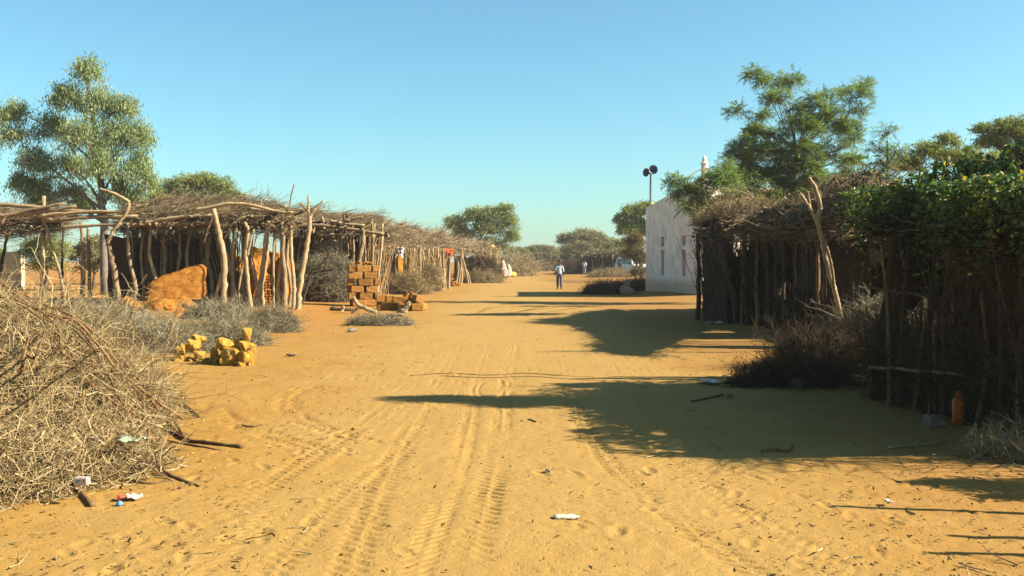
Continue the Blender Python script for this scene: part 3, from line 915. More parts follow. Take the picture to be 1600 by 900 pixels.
# green tree at the end of the left row
make_tree('spreading_tree', 'spreading green tree standing over the far end of the left row', at(755, 425, 96)[:2],
    [at(755, 425, 96), at(753, 390, 96), at(750, 350, 96)],
    [B(712, 352, 96, 24, 18, 1.0), B(740, 340, 96, 26, 18, 1.1), B(772, 338, 96, 28, 18, 1.2), B(795, 350, 96, 20, 20, .8), B(760, 360, 96, 40, 18, 1.3), B(722, 368, 96, 28, 14, .8), B(798, 372, 96, 18, 16, .6), B(768, 385, 96, 34, 16, 1.0), B(790, 326, 96, 16, 8, .35)],
    130, 'fine', BARK, LEAF_A, r0=.24, nleaf=17, lsize=.24, wsize=.09, twigr=.02, seed=13)
# flat-topped thorn trees at the end of the road
def umbrella(label, px, Y, ptop, pbase, rx, seed, mat=LEAF_B, dens=1.0, nm='thorn_tree'):
    h = pbase - ptop
    bl = [B(px, ptop + h * .28, Y, rx * .8, h * .20, 1.4), B(px - rx * .5, ptop + h * .36, Y, rx * .5, h * .18, 1.0), B(px + rx * .5, ptop + h * .34, Y, rx * .5, h * .18, 1.0),
          B(px + rx * .1, ptop + h * .5, Y - 1, rx * .9, h * .2, 1.2), B(px - rx * .3, ptop + h * .68, Y - 1.5, rx * .7, h * .2, 1.0), B(px + rx * .4, ptop + h * .7, Y - 1.5, rx * .6, h * .2, 1.0)]
    return make_tree(nm, label, at(px, pbase, Y)[:2], [at(px, pbase, Y), at(px + 2, (pbase + ptop) / 2, Y), at(px, ptop + h * .3, Y)],
        bl, 90 * dens, 'fine', BARK, mat, r0=.2, nleaf=24, lsize=.30, wsize=.13, twigr=.03, seed=seed, group='thorn trees at the end of the road')
umbrella('large flat-topped brownish thorn tree closing off the end of the road', 910, 150, 350, 424, 44, 21, dens=1.6)
umbrella('low olive thorn tree left of the walking man\'s head', 843, 165, 379, 420, 30, 22)
umbrella('small dull thorn tree right of the spreading green tree', 806, 160, 384, 419, 20, 23)
umbrella('greener thorn tree behind the far dark hut', 962, 150, 368, 424, 30, 24, LEAF_A)
umbrella('dim low thorn tree beyond the far end of the sandy road', 872, 200, 388, 418, 28, 25)
umbrella('hazy thorn tree left of the road end, behind the low olive one', 822, 185, 386, 419, 26, 29)
umbrella('hazy thorn tree right above the walking man', 890, 185, 380, 418, 26, 30)
umbrella('low thorn tree between the large brownish one and the leafy tree', 940, 170, 378, 420, 26, 35)
make_tree('thorn_tree', 'wispy half-bare thorn tree just behind the second shelter roof', at(588, 420, 75)[:2], [at(588, 420, 75), at(590, 380, 75), at(588, 355, 75)],
    [B(585, 349, 75, 12, 6, .5), B(600, 352, 75, 10, 5, .4), B(578, 356, 75, 9, 5, .3)], 90, 'fine', BARK, LEAF_B, r0=.10, nleaf=6, lsize=.15, wsize=.05, seed=26)
# tree standing behind the white building
make_tree('leafy_tree', 'leafy green tree just left of and behind the white building', at(1002, 420, 82)[:2],
    [at(1002, 440, 82), at(1002, 380, 82), at(1000, 340, 82)],
    [B(985, 338, 82, 22, 20, 1.2), B(1008, 330, 82, 24, 18, 1.2), B(975, 360, 82, 16, 18, .9), B(1000, 360, 82, 24, 20, 1.1), B(1030, 345, 82, 26, 26, 1.0), B(990, 382, 82, 24, 14, .8), B(968, 345, 82, 10, 9, .4)],
    130, 'fine', BARK, LEAF_A, r0=.2, nleaf=18, lsize=.2, wsize=.08, seed=27)
make_tree('dry_bush', 'dry brown bush growing against the far corner of the white building', at(992, 442, 74)[:2],
    [at(992, 442, 74), at(994, 410, 74), at(992, 385, 74)],
    [B(992, 378, 74, 18, 16, 1.0), B(985, 400, 74, 18, 14, .9), B(1003, 405, 74, 18, 18, 1.0), B(1000, 425, 72, 16, 10, .7)],
    120, 'fine', BARK, DRYB, r0=.08, nleaf=16, lsize=.16, wsize=.06, seed=28, cat='bush')
# feathery tree between the white building and the right shelters: many small sprays in a fan
FEATHER = []
fr = random.Random(9)
while len(FEATHER) < 58:
    t = fr.uniform(0, 1) ** .8
    y_ = 112 + 205 * t
    half = 98 - 12 * abs(t - .35) - 22 * max(0, t - .6)
    x_ = 1250 + fr.uniform(-1, 1) * half + (8 if t < .3 else -4)
    k_ = fr.uniform(15, 27)
    if any(abs(x_ - b_[3]) < 17 and abs(y_ - b_[4]) < 11 for b_ in FEATHER): 
        if fr.random() < .85: continue
    dz_ = fr.uniform(-1.6, 1.6)
    FEATHER.append((*B(x_, y_, 36 + dz_, k_ * 1.15, k_ * fr.uniform(.45, .8), (k_ / 24) ** 2 * (.5 if t < .25 else .75)), x_, y_))
FEATHER = [f_[:3] for f_ in FEATHER]
for a_ in ((1125, 285, 28.5, 36, 20, 1.0), (1080, 300, 28.5, 30, 16, .8), (1058, 287, 28.5, 18, 10, .35), (1100, 325, 28.5, 30, 16, .8), (1150, 310, 34, 38, 18, 1.0), (1130, 262, 34, 20, 9, .3), (1165, 285, 34.5, 34, 18, .9), (1075, 325, 32.5, 16, 9, .3), (1108, 345, 32.5, 20, 10, .35), (1200, 282, 35.5, 30, 20, .9), (1240, 292, 35, 32, 22, 1.0), (1282, 285, 35.5, 32, 20, .9), (1322, 280, 36, 26, 18, .7), (1222, 314, 35, 30, 16, .8), (1266, 312, 35, 30, 16, .8), (1190, 318, 34.5, 26, 14, .6)):
    FEATHER.append(B(*a_))
Yn = 36.0
def nb(px, py): return at(px, py, Yn)
make_tree('feathery_tree', 'tall feathery dark green tree between the white building and the right shelters', nb(1240, 400)[:2],
    [nb(1238, 440), nb(1234, 350), nb(1242, 300), nb(1238, 265), nb(1246, 235)],
    FEATHER,
    85, 'pinnate', BARK, LEAF_N, r0=.13, nleaf=40, lsize=.085, wsize=.042, twigr=.010, seed=31)
# loose trees behind the vine-covered shelter
make_tree('scrub_tree', 'pale olive scrub tree rising just behind the vine-covered roof', at(1470, 430, 27)[:2], [at(1470, 430, 27), at(1472, 330, 27), at(1475, 260, 27)],
    [B(1450, 240, 27, 40, 22, 1.0), B(1500, 250, 27, 50, 24, 1.2), B(1420, 262, 27, 40, 22, 1.0), B(1480, 222, 27, 26, 14, .5), B(1550, 260, 27, 50, 26, 1.1)],
    110, 'fine', BARK, LEAF_A, r0=.1, nleaf=22, lsize=.075, wsize=.03, twigr=.008, seed=32)
make_tree('scrub_tree', 'sparse upright sapling right of the feathery tree', at(1390, 430, 25)[:2], [at(1390, 430, 25), at(1388, 320, 25), at(1386, 220, 25)],
    [B(1385, 210, 25, 22, 16, .5), B(1372, 235, 25, 24, 14, .6), B(1400, 240, 25, 26, 14, .6), B(1385, 260, 25, 34, 16, .8)],
    70, 'pinnate', BARK, LEAF_N, r0=.06, nleaf=30, lsize=.05, wsize=.024, twigr=.007, seed=33)
make_tree('shade_tree', 'darker tree filling the upper right edge behind the vine', at(1610, 430, 30)[:2], [at(1610, 430, 30), at(1608, 300, 30), at(1600, 220, 30)],
    [B(1580, 205, 30, 46, 26, 1.2), B(1620, 215, 30, 50, 34, 1.2), B(1550, 225, 30, 36, 18, .8), B(1590, 245, 30, 50, 24, 1.0), B(1660, 240, 30, 60, 44, 1.3), B(1535, 205, 30, 22, 12, .35)],
    120, 'fine', BARK, LEAF_A, r0=.16, nleaf=26, lsize=.085, wsize=.035, twigr=.01, seed=34)

# green bushes that close the view under the open log roof
for k, (px, Y, top_, rx, lab, mat) in enumerate(((70, 47, 362, 46, 'dull green bush seen under the open log roof at the left', LEAF_A), (145, 50, 366, 40, 'olive bush between the tall tree trunk and the left thatch', LEAF_B), (-30, 52, 370, 50, 'bush at the far left edge behind the pale wall', LEAF_A), (225, 56, 380, 40, 'brownish bush behind the first thatched roof', LEAF_B))):
    make_tree('bush', lab, at(px, 440, Y)[:2], [at(px, 440, Y), at(px + 3, 415, Y), at(px, 395, Y)],
        [B(px, top_ + 18, Y, rx * .7, 18, 1.0), B(px - rx * .5, top_ + 34, Y, rx * .5, 20, .8), B(px + rx * .5, top_ + 32, Y, rx * .5, 20, .8), B(px, top_ + 52, Y, rx, 20, 1.0), B(px + 8, top_ + 36, Y - .6, rx * .7, 22, .9)],
        80, 'fine', BARK, mat, r0=.08, nleaf=20, lsize=.13, wsize=.05, seed=61 + k, cat='bush')
# ------------------------------------------------------------------ left row: shelters
def P3(px, py, Y): return at(px, py, Y)

# --- nearest left shelter: open log frame at its left end, thatch over the rest
YA = 32.0
sa = thing('thatched_shelter', 'nearest left shelter, thatched roof on crooked pale poles with open log end', 'shelter', (*at(300, 480, YA)[:2], gzf(*at(300, 480, YA)[:2])))
FL, FR, BR, BL = P3(192, 346, YA), P3(446, 343, YA - .2), P3(440, 327, YA + 4.6), P3(205, 324, YA + 4.6)
roof(sa, FL, FR, BR, BL, .30, 5200, .4, 1.5, seed=2, rad=.011)
logs(sa, FL, FR, BR, BL, 15, .055, over=.5)
FL2, FR2, BR2, BL2 = P3(-120, 352, YA), P3(95, 350, YA), P3(100, 343, YA + 4.2), P3(-110, 340, YA + 4.2)
roof(sa, FL2, FR2, BR2, BL2, .34, 2600, .5, 1.6, seed=3, rad=.012)
logs(sa, FL2, FR2, BR2, BL2, 8, .06, over=.4)
for pts, w in (([(-60, 330), (0, 337), (70, 330), (120, 322)], 9), ([(-40, 322), (20, 320), (95, 328), (180, 333)], 8), ([(70, 345), (130, 340), (215, 338)], 9), ([(0, 352), (12, 338), (40, 330), (100, 318)], 7),
               ([(60, 338), (130, 331), (196, 331)], 7), ([(95, 355), (150, 352), (190, 350)], 6), ([(200, 352), (300, 350), (395, 349), (440, 346)], 8), ([(225, 350), (268, 341), (332, 336)], 8),
               ([(300, 330), (370, 318), (432, 330), (457, 332)], 7), ([(388, 326), (430, 330), (447, 322)], 7), ([(345, 352), (390, 338), (440, 342)], 8)):
    post(sa, pts, YA - .25 + rng.uniform(-.2, .2), w, name='beam', foot=False)
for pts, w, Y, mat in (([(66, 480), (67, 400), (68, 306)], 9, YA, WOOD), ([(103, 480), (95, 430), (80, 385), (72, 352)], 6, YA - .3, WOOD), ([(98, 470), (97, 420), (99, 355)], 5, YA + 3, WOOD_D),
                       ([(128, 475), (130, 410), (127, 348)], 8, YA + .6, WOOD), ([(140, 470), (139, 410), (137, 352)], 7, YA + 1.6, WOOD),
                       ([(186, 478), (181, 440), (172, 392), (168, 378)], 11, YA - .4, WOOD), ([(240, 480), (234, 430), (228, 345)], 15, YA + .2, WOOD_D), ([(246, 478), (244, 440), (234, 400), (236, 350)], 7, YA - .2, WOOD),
                       ([(332, 494), (338, 462), (347, 425)], 8, YA - 1.0, WOOD), ([(346, 494), (350, 445), (349, 400), (341, 360), (333, 326)], 12, YA - 1.0, WOOD), ([(369, 482), (366, 450), (358, 410), (350, 384)], 7, YA - .4, WOOD),
                       ([(378, 480), (380, 430), (381, 345)], 8, YA + .3, WOOD), ([(393, 488), (387, 440), (384, 395), (388, 362), (381, 346)], 8, YA - .7, WOOD), ([(386, 400), (392, 375), (396, 358)], 5, YA - .7, WOOD),
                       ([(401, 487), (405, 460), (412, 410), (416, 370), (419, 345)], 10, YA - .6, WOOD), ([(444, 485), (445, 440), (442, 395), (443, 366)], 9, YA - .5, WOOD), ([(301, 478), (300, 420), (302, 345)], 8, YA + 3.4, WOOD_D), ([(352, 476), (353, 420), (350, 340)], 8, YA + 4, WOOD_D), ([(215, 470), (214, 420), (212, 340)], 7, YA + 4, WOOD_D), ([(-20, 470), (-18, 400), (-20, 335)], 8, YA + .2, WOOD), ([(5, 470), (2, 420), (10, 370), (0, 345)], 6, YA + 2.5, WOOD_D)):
    foot = pts[0][1] > 460
    post(sa, pts, Y, w, mat, foot=foot)
for pts, w in (([(168, 382), (176, 362), (196, 335), (201, 318), (190, 326)], 7), ([(202, 316), (190, 308), (172, 300), (156, 295)], 6), ([(440, 366), (450, 352), (459, 348)], 8), ([(443, 368), (432, 358), (420, 350)], 7),
               ([(440, 345), (452, 325), (455, 305), (460, 288)], 3), ([(412, 345), (409, 330), (408, 312)], 2), ([(318, 380), (330, 345), (340, 330)], 4), ([(352, 372), (364, 350), (382, 338)], 5)):
    post(sa, pts, YA - .45, w, name='fork', foot=False)
# further thin struts and jutting log ends along the front
for k in range(26):
    px = rng.uniform(195, 448); t = rng.uniform(-6, 6)
    post(sa, [(px, 484), (px + t * .5, 420), (px + t, 346)], YA + rng.uniform(.4, 2.6), rng.uniform(3, 5.5), [WOOD, WOOD_D][k % 2], 'strut')
for k in range(24):
    px = rng.uniform(195, 470); py = rng.uniform(333, 352); dx = rng.uniform(6, 22)
    a = at(px, py, YA + .5); b = at(px + dx, py + rng.uniform(-6, 5), YA - rng.uniform(.3, .9))
    limb(sa, 'rafter', [a, (a + b) / 2, b], rng.uniform(.018, .045), [WOOD, WOOD_D][k % 2], n=6, sides=6, wob=.4, jit=.25)
for k, px in enumerate((208, 222, 258, 276, 292, 316, 328, 362, 376, 398, 412, 426, 436, 450, 458)):
    t, q = rng.uniform(-9, 9), rng.uniform(-5, 5)
    post(sa, [(px, 486), (px + q, 450), (px + t * .4 - q, 400), (px + t, 348)], YA + rng.uniform(-.5, .5) + (.9 if 225 < px < 320 else 0), rng.uniform(5, 8.5), WOOD)
slab(sa, 'mud_infill', P3(356, 480, YA + .7), P3(386, 480, YA + 1.4), -.1, 1.7, .2, MUD, 16, .3, rough=.12)
slab(sa, 'mud_infill', P3(436, 480, YA + .5), P3(456, 480, YA + 1.1), -.1, 1.9, .2, MUD, 17, .3, rough=.12)
# dim back wall of mud and stick infill
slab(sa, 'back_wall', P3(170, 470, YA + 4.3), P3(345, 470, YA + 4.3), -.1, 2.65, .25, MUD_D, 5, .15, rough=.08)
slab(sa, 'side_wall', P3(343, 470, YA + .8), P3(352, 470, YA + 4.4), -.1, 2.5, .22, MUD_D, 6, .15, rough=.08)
palisade(sa, P3(196, 400, YA + 4.6), P3(345, 400, YA + 4.6), 3.1, 260, .025, STRAW, 'stick_infill', .10, .3, 4)
palisade(sa, P3(352, 470, YA + .3), P3(392, 470, YA + .6), 2.7, 60, .02, STRAW, 'stick_infill', .12, .3, 4)
# orange mud wall end of coursed small stones, seen between the poles
mw = thing('mud_wall', 'narrow orange mud and pebble wall standing between the crooked poles', 'wall', (*at(412, 482, YA + .5)[:2], gzf(*at(412, 482, YA + .5)[:2])))
slab(mw, 'wall_core', P3(392, 480, YA + .25), P3(434, 480, YA + .95), -.1, 1.95, .45, MUD, 8, .12, 22, 30, .22)
dsc = unit(np.append(P3(434, 480, YA + .95)[:2] - P3(392, 480, YA + .25)[:2], 0))
nfc = np.array([dsc[1], -dsc[0], 0])
pa, pb = P3(390, 480, YA + .22), P3(437, 480, YA + 1.0)
srock = [raw_mesh('stone', *rock_geo(1, 1, 1, 300 + k, 2, .3), MUD) for k in range(6)]
cnt = 0
for r_ in range(13):
    z = .05 + r_ * .095
    m_ = 9 if r_ % 2 else 10
    for c_ in range(m_):
        t = (c_ + .5 * (r_ % 2) + rng.uniform(.2, .5)) / m_
        if t > 1.05 - r_ * .028: continue
        p = pa * (1 - t) + pb * t
        o = bpy.data.objects.new('stone', srock[cnt % 6]); cnt += 1
        put(o, mw)
        q = np.array([p[0], p[1], 0]) + nfc * (.24 - r_ * .006)
        q[2] = gzf(q[0], q[1]) + z
        o.location = tuple(q - np.array(mw.location)); s = rng.uniform(.75, 1.1)
        o.scale = (.105 * s, .12, .085 * s); o.rotation_euler = (rng.normal(0, .3), rng.normal(0, .3), math.atan2(dsc[1], dsc[0]) + rng.normal(0, .3))
# broken mud block on its mound
bx, by = at(272, 487, 30.2)[:2]
mb = thing('mud_wall', 'big broken orange mud wall block leaning on an earth mound', 'wall', (bx, by, gzf(bx, by)))
def mud_block():
    nu, nv = 26, 20
    k = 30.2 / FPX
    poly_l = [(0.0, .0), (0.0, .52), (.22, .95), (.55, 1.15), (.98, 1.34), (1.0, 0.0)]
    u, v = np.meshgrid(np.linspace(0, 1, nu), np.linspace(0, 1, nv), indexing='ij')
    topz = np.interp(u[:, 0], [0, .1, .3, .6, .9, 1], [.40, .55, .78, .93, 1.10, 1.0])
    W = 1.5
    G = []
    for s in (1, -1):
        bul = 1 - ((u - .5) * 2) ** 6 * .5
        th = .34 * bul * (1 - .25 * v)
        dep = -s * th + .045 * fbm(u * 9 + s * 7, v * 6, 4, 3)
        # faint horizontal courses of the old mud lumps
        dep = dep - s * .005 * np.sin(v * topz[:, None] / .2 * 2 * math.pi + 2 * fbm(u * 6, v * 3, 2, 12))
        x = bx + (u - .5) * W + .05 * fbm(v * 5, u * 3, 3, 8) + .06 * v
        y = by + dep + .85 * (u - .3)
        z = gzf(bx, by) + .30 + v * topz[:, None] + .05 * fbm(u * 7, v * 0 + s, 3, 6) * v
        G.append(np.stack([x, y, z], -1).reshape(-1, 3))
    g = grid_faces(nu, nv); nn = nu * nv; idx = np.arange(nn).reshape(nu, nv)
    ring = np.concatenate([idx[:, 0], idx[-1, 1:], idx[-2::-1, -1], idx[0, -2:0:-1]])
    sk = np.stack([ring, np.roll(ring, -1), np.roll(ring, -1) + nn, ring + nn], 1)
    mobj('wall_block', np.concatenate(G), [g, g[:, ::-1] + nn, sk], MUD, mb, smooth=True)
mud_block()
dirt_mound(mb, 'earth_mound', *at(265, 492, 29.4)[:2], 1.3, 1.0, .45, MUD, 4)
dirt_mound(mb, 'earth_mound', *at(215, 490, 29.6)[:2], .9, .8, .42, MUD, 9)
for k, (px, py, Y, s) in enumerate(((208, 497, 27.6, .34), (245, 496, 27.8, .28), (262, 499, 27.4, .22), (292, 496, 28.2, .26), (230, 503, 27, .2), (317, 488, 29, .22))):
    x, y = at(px, py, Y)[:2]
    v, f = rock_geo(s * 1.2, s, s * .8, 40 + k, 2, .4)
    mobj('mud_lump', v + np.array([x, y, gzf(x, y) + .26 * s + (.12 if k < 4 else 0)]), f, MUD, mb)

# --- tall forked pole between the first two shelters
fp = thing('forked_pole', 'tall crooked pole with three-pronged fork rising above the left roofs', 'pole', (*at(466, 486, 31.2)[:2], gzf(*at(466, 486, 31.2)[:2])))
post(fp, [(464, 488), (468, 455), (475, 410), (481, 375), (484, 345), (485, 334)], 31.2, 10, name='pole')
for pts, w in (([(485, 338), (480, 328), (474, 322), (467, 318)], 5), ([(476, 325), (473, 320), (471, 316)], 4), ([(485, 336), (482, 326), (482, 316), (482, 306)], 4), ([(485, 337), (490, 329), (496, 322), (505, 314)], 5)):
    post(fp, pts, 31.2, w, name='prong', foot=False)

# --- second shelter: crowded poles, heaped log ends, grey brush infill
YB = 37.0
sb = thing('thatched_shelter', 'second left shelter of crowded crooked poles and heaped log ends behind the forked pole', 'shelter', (*at(530, 470, YB)[:2], gzf(*at(530, 470, YB)[:2])))
FL, FR, BR, BL = P3(440, 357, YB), P3(608, 366, YB + 2), P3(598, 349, YB + 6.5), P3(446, 337, YB + 5)
roof(sb, FL, FR, BR, BL, .34, 3400, .4, 1.5, seed=12, lump=.3, rad=.012)
logs(sb, FL, FR, BR, BL, 22, .065, over=.7, zoff=-.02)
for pts, w in (([(450, 356), (500, 352), (560, 360), (600, 366)], 8), ([(494, 364), (512, 360), (528, 354)], 7), ([(533, 372), (545, 366), (553, 361)], 7), ([(540, 345), (552, 342), (567, 339)], 6), ([(497, 368), (530, 366), (575, 366)], 6), ([(515, 345), (540, 350), (570, 352)], 6), ([(448, 366), (455, 356), (459, 347)], 6)):
    post(sb, pts, YB - .7, w, name='beam', foot=False)
for pts, w, Y, mat in (([(528, 480), (529, 420), (530, 370), (528, 345)], 7, YB - .5, WOOD), ([(533, 480), (534, 420), (533, 360), (541, 346)], 6, YB - .6, WOOD), ([(548, 480), (547, 410), (545, 350), (541, 334)], 6, YB + .4, WOOD_D), ([(537, 345), (537, 334)], 4, YB - .5, WOOD_D),
                       ([(554, 478), (560, 410), (566, 385), (568, 360)], 9, YB - .8, WOOD), ([(563, 475), (562, 420), (562, 362)], 8, YB - .2, WOOD_D), ([(526, 420), (524, 385), (521, 368)], 5, YB - .3, WOOD), ([(578, 475), (580, 420), (586, 380), (598, 366)], 4, YB, WOOD),
                       ([(585, 475), (588, 420), (598, 370)], 5, YB + 1, WOOD), ([(497, 480), (495, 420), (492, 372), (487, 362)], 6, YB, WOOD), ([(506, 478), (507, 420), (505, 366)], 6, YB + .4, WOOD_D), ([(455, 478), (452, 420), (456, 370), (463, 340)], 5, YB - .4, WOOD), ([(463, 478), (466, 400), (475, 360)], 5, YB, WOOD), ([(510, 365), (506, 350), (503, 339)], 6, YB - .6, WOOD)):
    post(sb, pts, Y, w, mat, foot=pts[0][1] > 450)
for k in range(16):
    px = rng.uniform(485, 602); t = rng.uniform(-7, 7)
    post(sb, [(px, 478), (px + t * .5, 420), (px + t, rng.uniform(345, 368))], YB + rng.uniform(-.4, 1.6), rng.uniform(2.5, 5), [WOOD, WOOD_D, WOOD][k % 3], 'strut')
for k in range(26):
    px = rng.uniform(448, 596); py = 350 + (px - 448) * .10 + rng.uniform(-9, 8); dx = rng.uniform(5, 20)
    a = at(px, py, YB + .8); b = at(px + dx, py + rng.uniform(-7, 4), YB - rng.uniform(.3, 1.1))
    limb(sb, 'rafter', [a, (a + b) / 2, b], rng.uniform(.02, .05), [WOOD, WOOD_D][k % 2], n=6, sides=6, wob=.4, jit=.25)
for k, px in enumerate((490, 502, 514, 540, 552, 572, 582, 592)):
    t, q = rng.uniform(-8, 8), rng.uniform(-4, 4)
    post(sb, [(px, 480), (px + q, 440), (px + t * .4 - q, 395), (px + t, rng.uniform(340, 362))], YB + rng.uniform(-.6, .6), rng.uniform(4, 7.5), WOOD)
slab(sb, 'rusty_panel', P3(452, 470, YB + .1), P3(482, 470, YB + .9), .0, 2.55, .05, RUST, 13, .03, rough=.02)
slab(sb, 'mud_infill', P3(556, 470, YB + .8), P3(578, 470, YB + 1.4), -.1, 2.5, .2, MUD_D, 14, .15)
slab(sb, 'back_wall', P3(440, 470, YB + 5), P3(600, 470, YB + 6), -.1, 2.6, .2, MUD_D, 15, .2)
palisade(sb, P3(480, 470, YB + .6), P3(600, 470, YB + 2.0), 2.5, 170, .022, STRAW, 'stick_infill', .14, .35, 4)
palisade(sb, P3(574, 470, YB + .4), P3(604, 470, YB + 1.6), 2.6, 60, .022, STICK, 'stick_infill', .10, .2, 1)
# bundle of pale canes hung under the roof edge
cb = thing('cane_bundle', 'bundle of pale canes tucked under the second shelter roof', 'cane bundle', at(522, 385, YB - .4))
for k in range(12):
    a = at(497 + rng.uniform(-2, 2), 382 + (k % 6) * 2.2 - 3, YB - .45 + .08 * (k // 6)); b = at(526 + rng.uniform(0, 5), 377 + (k % 6) * 2.6, YB - .4 + .08 * (k // 6))
    limb(cb, 'cane', [a, (a + b) / 2, b], .028, WOOD, n=5, sides=6, wob=.1)
sg = thing('fallen_limb', 'dark slanting limb propped across the grey brush behind the brick stack', 'branch', (*at(480, 470, 34.5)[:2], gzf(*at(480, 470, 34.5)[:2])))
post(sg, [(470, 476), (486, 428), (500, 415), (516, 396)], 34.5, 5, WOOD_D, 'limb')
post(sg, [(484, 428), (500, 424), (523, 420)], 34.5, 5, WOOD_D, 'limb', foot=False)

# --- third shelter: stick palisade, dark mud doorway, orange cloth
YC = 49.0
sc_ = thing('stick_hut', 'third left hut with golden stick wall and dark mud doorway', 'hut', (*at(650, 455, YC)[:2], gzf(*at(650, 455, YC)[:2])))
FL, FR, BR, BL = P3(596, 384, YC - 1.5), P3(706, 384, YC + 11), P3(702, 372, YC + 17), P3(604, 361, YC + 4)
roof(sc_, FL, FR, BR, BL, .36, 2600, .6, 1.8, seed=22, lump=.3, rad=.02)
logs(sc_, FL, FR, BR, BL, 22, .06, over=.6)
slab(sc_, 'mud_wall', P3(598, 460, YC - .8), P3(622, 460, YC + .2), -.1, 2.35, .3, MUD_D, 23, .1)
slab(sc_, 'door_jamb', P3(621, 460, YC - .5), P3(628, 460, YC - .3), -.1, 2.2, .2, MUD, 24, .1)
palisade(sc_, P3(636, 455, YC + .4), P3(690, 450, YC + 7.0), 2.3, 130, .03, STICK, 'stick_wall', .07, .25)
palisade(sc_, P3(630, 455, YC + 1.4), P3(700, 450, YC + 11.0), 2.2, 170, .03, STRAW, 'stick_infill', .1, .3, 2)
slab(sc_, 'back_wall', P3(604, 455, YC + 5), P3(702, 450, YC + 17), -.1, 2.5, .2, MUD_D, 25, .2)
for k in range(22):
    f_ = rng.uniform(0, 1); px = 632 + 70 * f_; t = rng.uniform(-5, 5)
    post(sc_, [(px, 455), (px + t * .5, 420), (px + t, 388)], YC - .4 + 9.5 * f_, rng.uniform(2, 3.6), WOOD, 'strut')
for pts, w, dY in (([(657, 455), (656, 420), (657, 385)], 4, 2), ([(672, 450), (664, 410), (660, 390)], 4, 3.5), ([(681, 447), (677, 410), (668, 390)], 4, 5), ([(676, 447), (677, 415), (676, 388)], 4, 5.2), ([(683, 445), (684, 415), (684, 386)], 4, 6), ([(701, 443), (701, 420), (701, 390)], 5, 9), ([(644, 458), (640, 420), (634, 390)], 3, 1), ([(693, 443), (693, 415), (692, 388)], 3, 8)):
    post(sc_, pts, YC + dY, w)
def cloth(name, label, cat, px, py, w, h, Y, mat, seed, hang=True, ry=.25):
    """A limp hanging cloth with folds, gathered at its top edge."""
    nu, nv = 18, 14
    c = at(px, py, Y); k = Y / FPX
    u, v = np.meshgrid(np.linspace(-.5, .5, nu), np.linspace(0, 1, nv), indexing='ij')
    x = c[0] + u * w * k * (1 - .25 * v + .2 * fbm(v * 3, u * 3, 3, seed)); z = c[2] - v * h * k * (1 + .35 * np.sin(u * 5 + seed)) - .12 * np.abs(u) * (1 - v)
    y = c[1] + ry * (.35 * np.sin(u * 16 + seed + 2 * v) * v + fbm(u * 4 + seed, v * 3, 3, seed)) 
    o = bpy.data.objects.new(name, raw_mesh(name, np.stack([x, y, z], -1).reshape(-1, 3) - c, grid_faces(nu, nv), mat, True))
    put(o); o.location = tuple(c)
    md = o.modifiers.new('thickness', 'SOLIDIFY'); md.thickness = .012
    return tag(o, label, cat)
CL_O = m_plain('orange_cloth', (0.62, 0.10, 0.02), .85, .25, 9)
CL_W = m_plain('white_plastic', (0.72, 0.72, 0.70), .5, .15, 12)
cloth('orange_cloth', 'orange cloth hanging under the roof of the third left hut', 'cloth', 697, 388, 24, 17, YC + 8.3, CL_O, 3)
cloth('plastic_bag', 'white plastic bag hanging beside the dark mud doorway', 'bag', 624, 386, 14, 14, YC - .9, CL_W, 5)
cloth('orange_rag', 'small orange rag caught in the sticks above the brick stack', 'cloth', 586, 379, 6, 13, YB + .6, CL_O, 8, ry=.1)

# --- fourth shelter, far end of the row
YD = 66.0
sd = thing('open_shelter', 'fourth left shelter with flat log roof on splayed poles', 'shelter', (*at(740, 440, YD + 6)[:2], gzf(*at(740, 440, YD + 6)[:2])))
FL, FR, BR, BL = P3(704, 389, YD - 2), P3(776, 392, YD + 14), P3(762, 383, YD + 18), P3(706, 378, YD + 4)
roof(sd, FL, FR, BR, BL, .22, 1600, .6, 2.0, seed=32, lump=.2, rad=.025)
logs(sd, FL, FR, BR, BL, 16, .07, over=.8)
for pts, w, dY in (([(716, 443), (720, 420), (722, 388)], 4, 0), ([(732, 443), (727, 420), (720, 388)], 4, .3), ([(736, 441), (730, 425), (723, 412), (725, 388)], 3, .6), ([(721, 443), (722, 425), (722, 402)], 4, 2.2), ([(762, 438), (764, 415), (766, 390)], 3, 10), ([(774, 437), (775, 415), (776, 388)], 6, 12), ([(712, 440), (716, 415), (706, 392)], 4, 4), ([(757, 438), (763, 410), (768, 396)], 3, 9)):
    post(sd, pts, YD + dY, w)
slab(sd, 'back_wall', P3(712, 440, YD + 5), P3(764, 436, YD + 17), -.1, 2.0, .2, MUD_D, 33, .2)
palisade(sd, P3(735, 440, YD + 8), P3(774, 437, YD + 13), 2.5, 110, .03, STRAW, 'stick_infill', .12, .4, 3)
palisade(sd, P3(766, 440, YD + 11), P3(780, 437, YD + 13), 2.8, 60, .03, STICK, 'stick_infill', .06, .1, 1)
v, f = rock_geo(.55, .5, .3, 71, 2, .4)
p = P3(768, 384, YD + 14)
tag(mobj('yellow_bundle', v + p, f, m_plain('yellow_plastic', (.75, .48, .02), .5), base=p), 'yellow bundle lying on the far end of the fourth shelter roof', 'bundle')
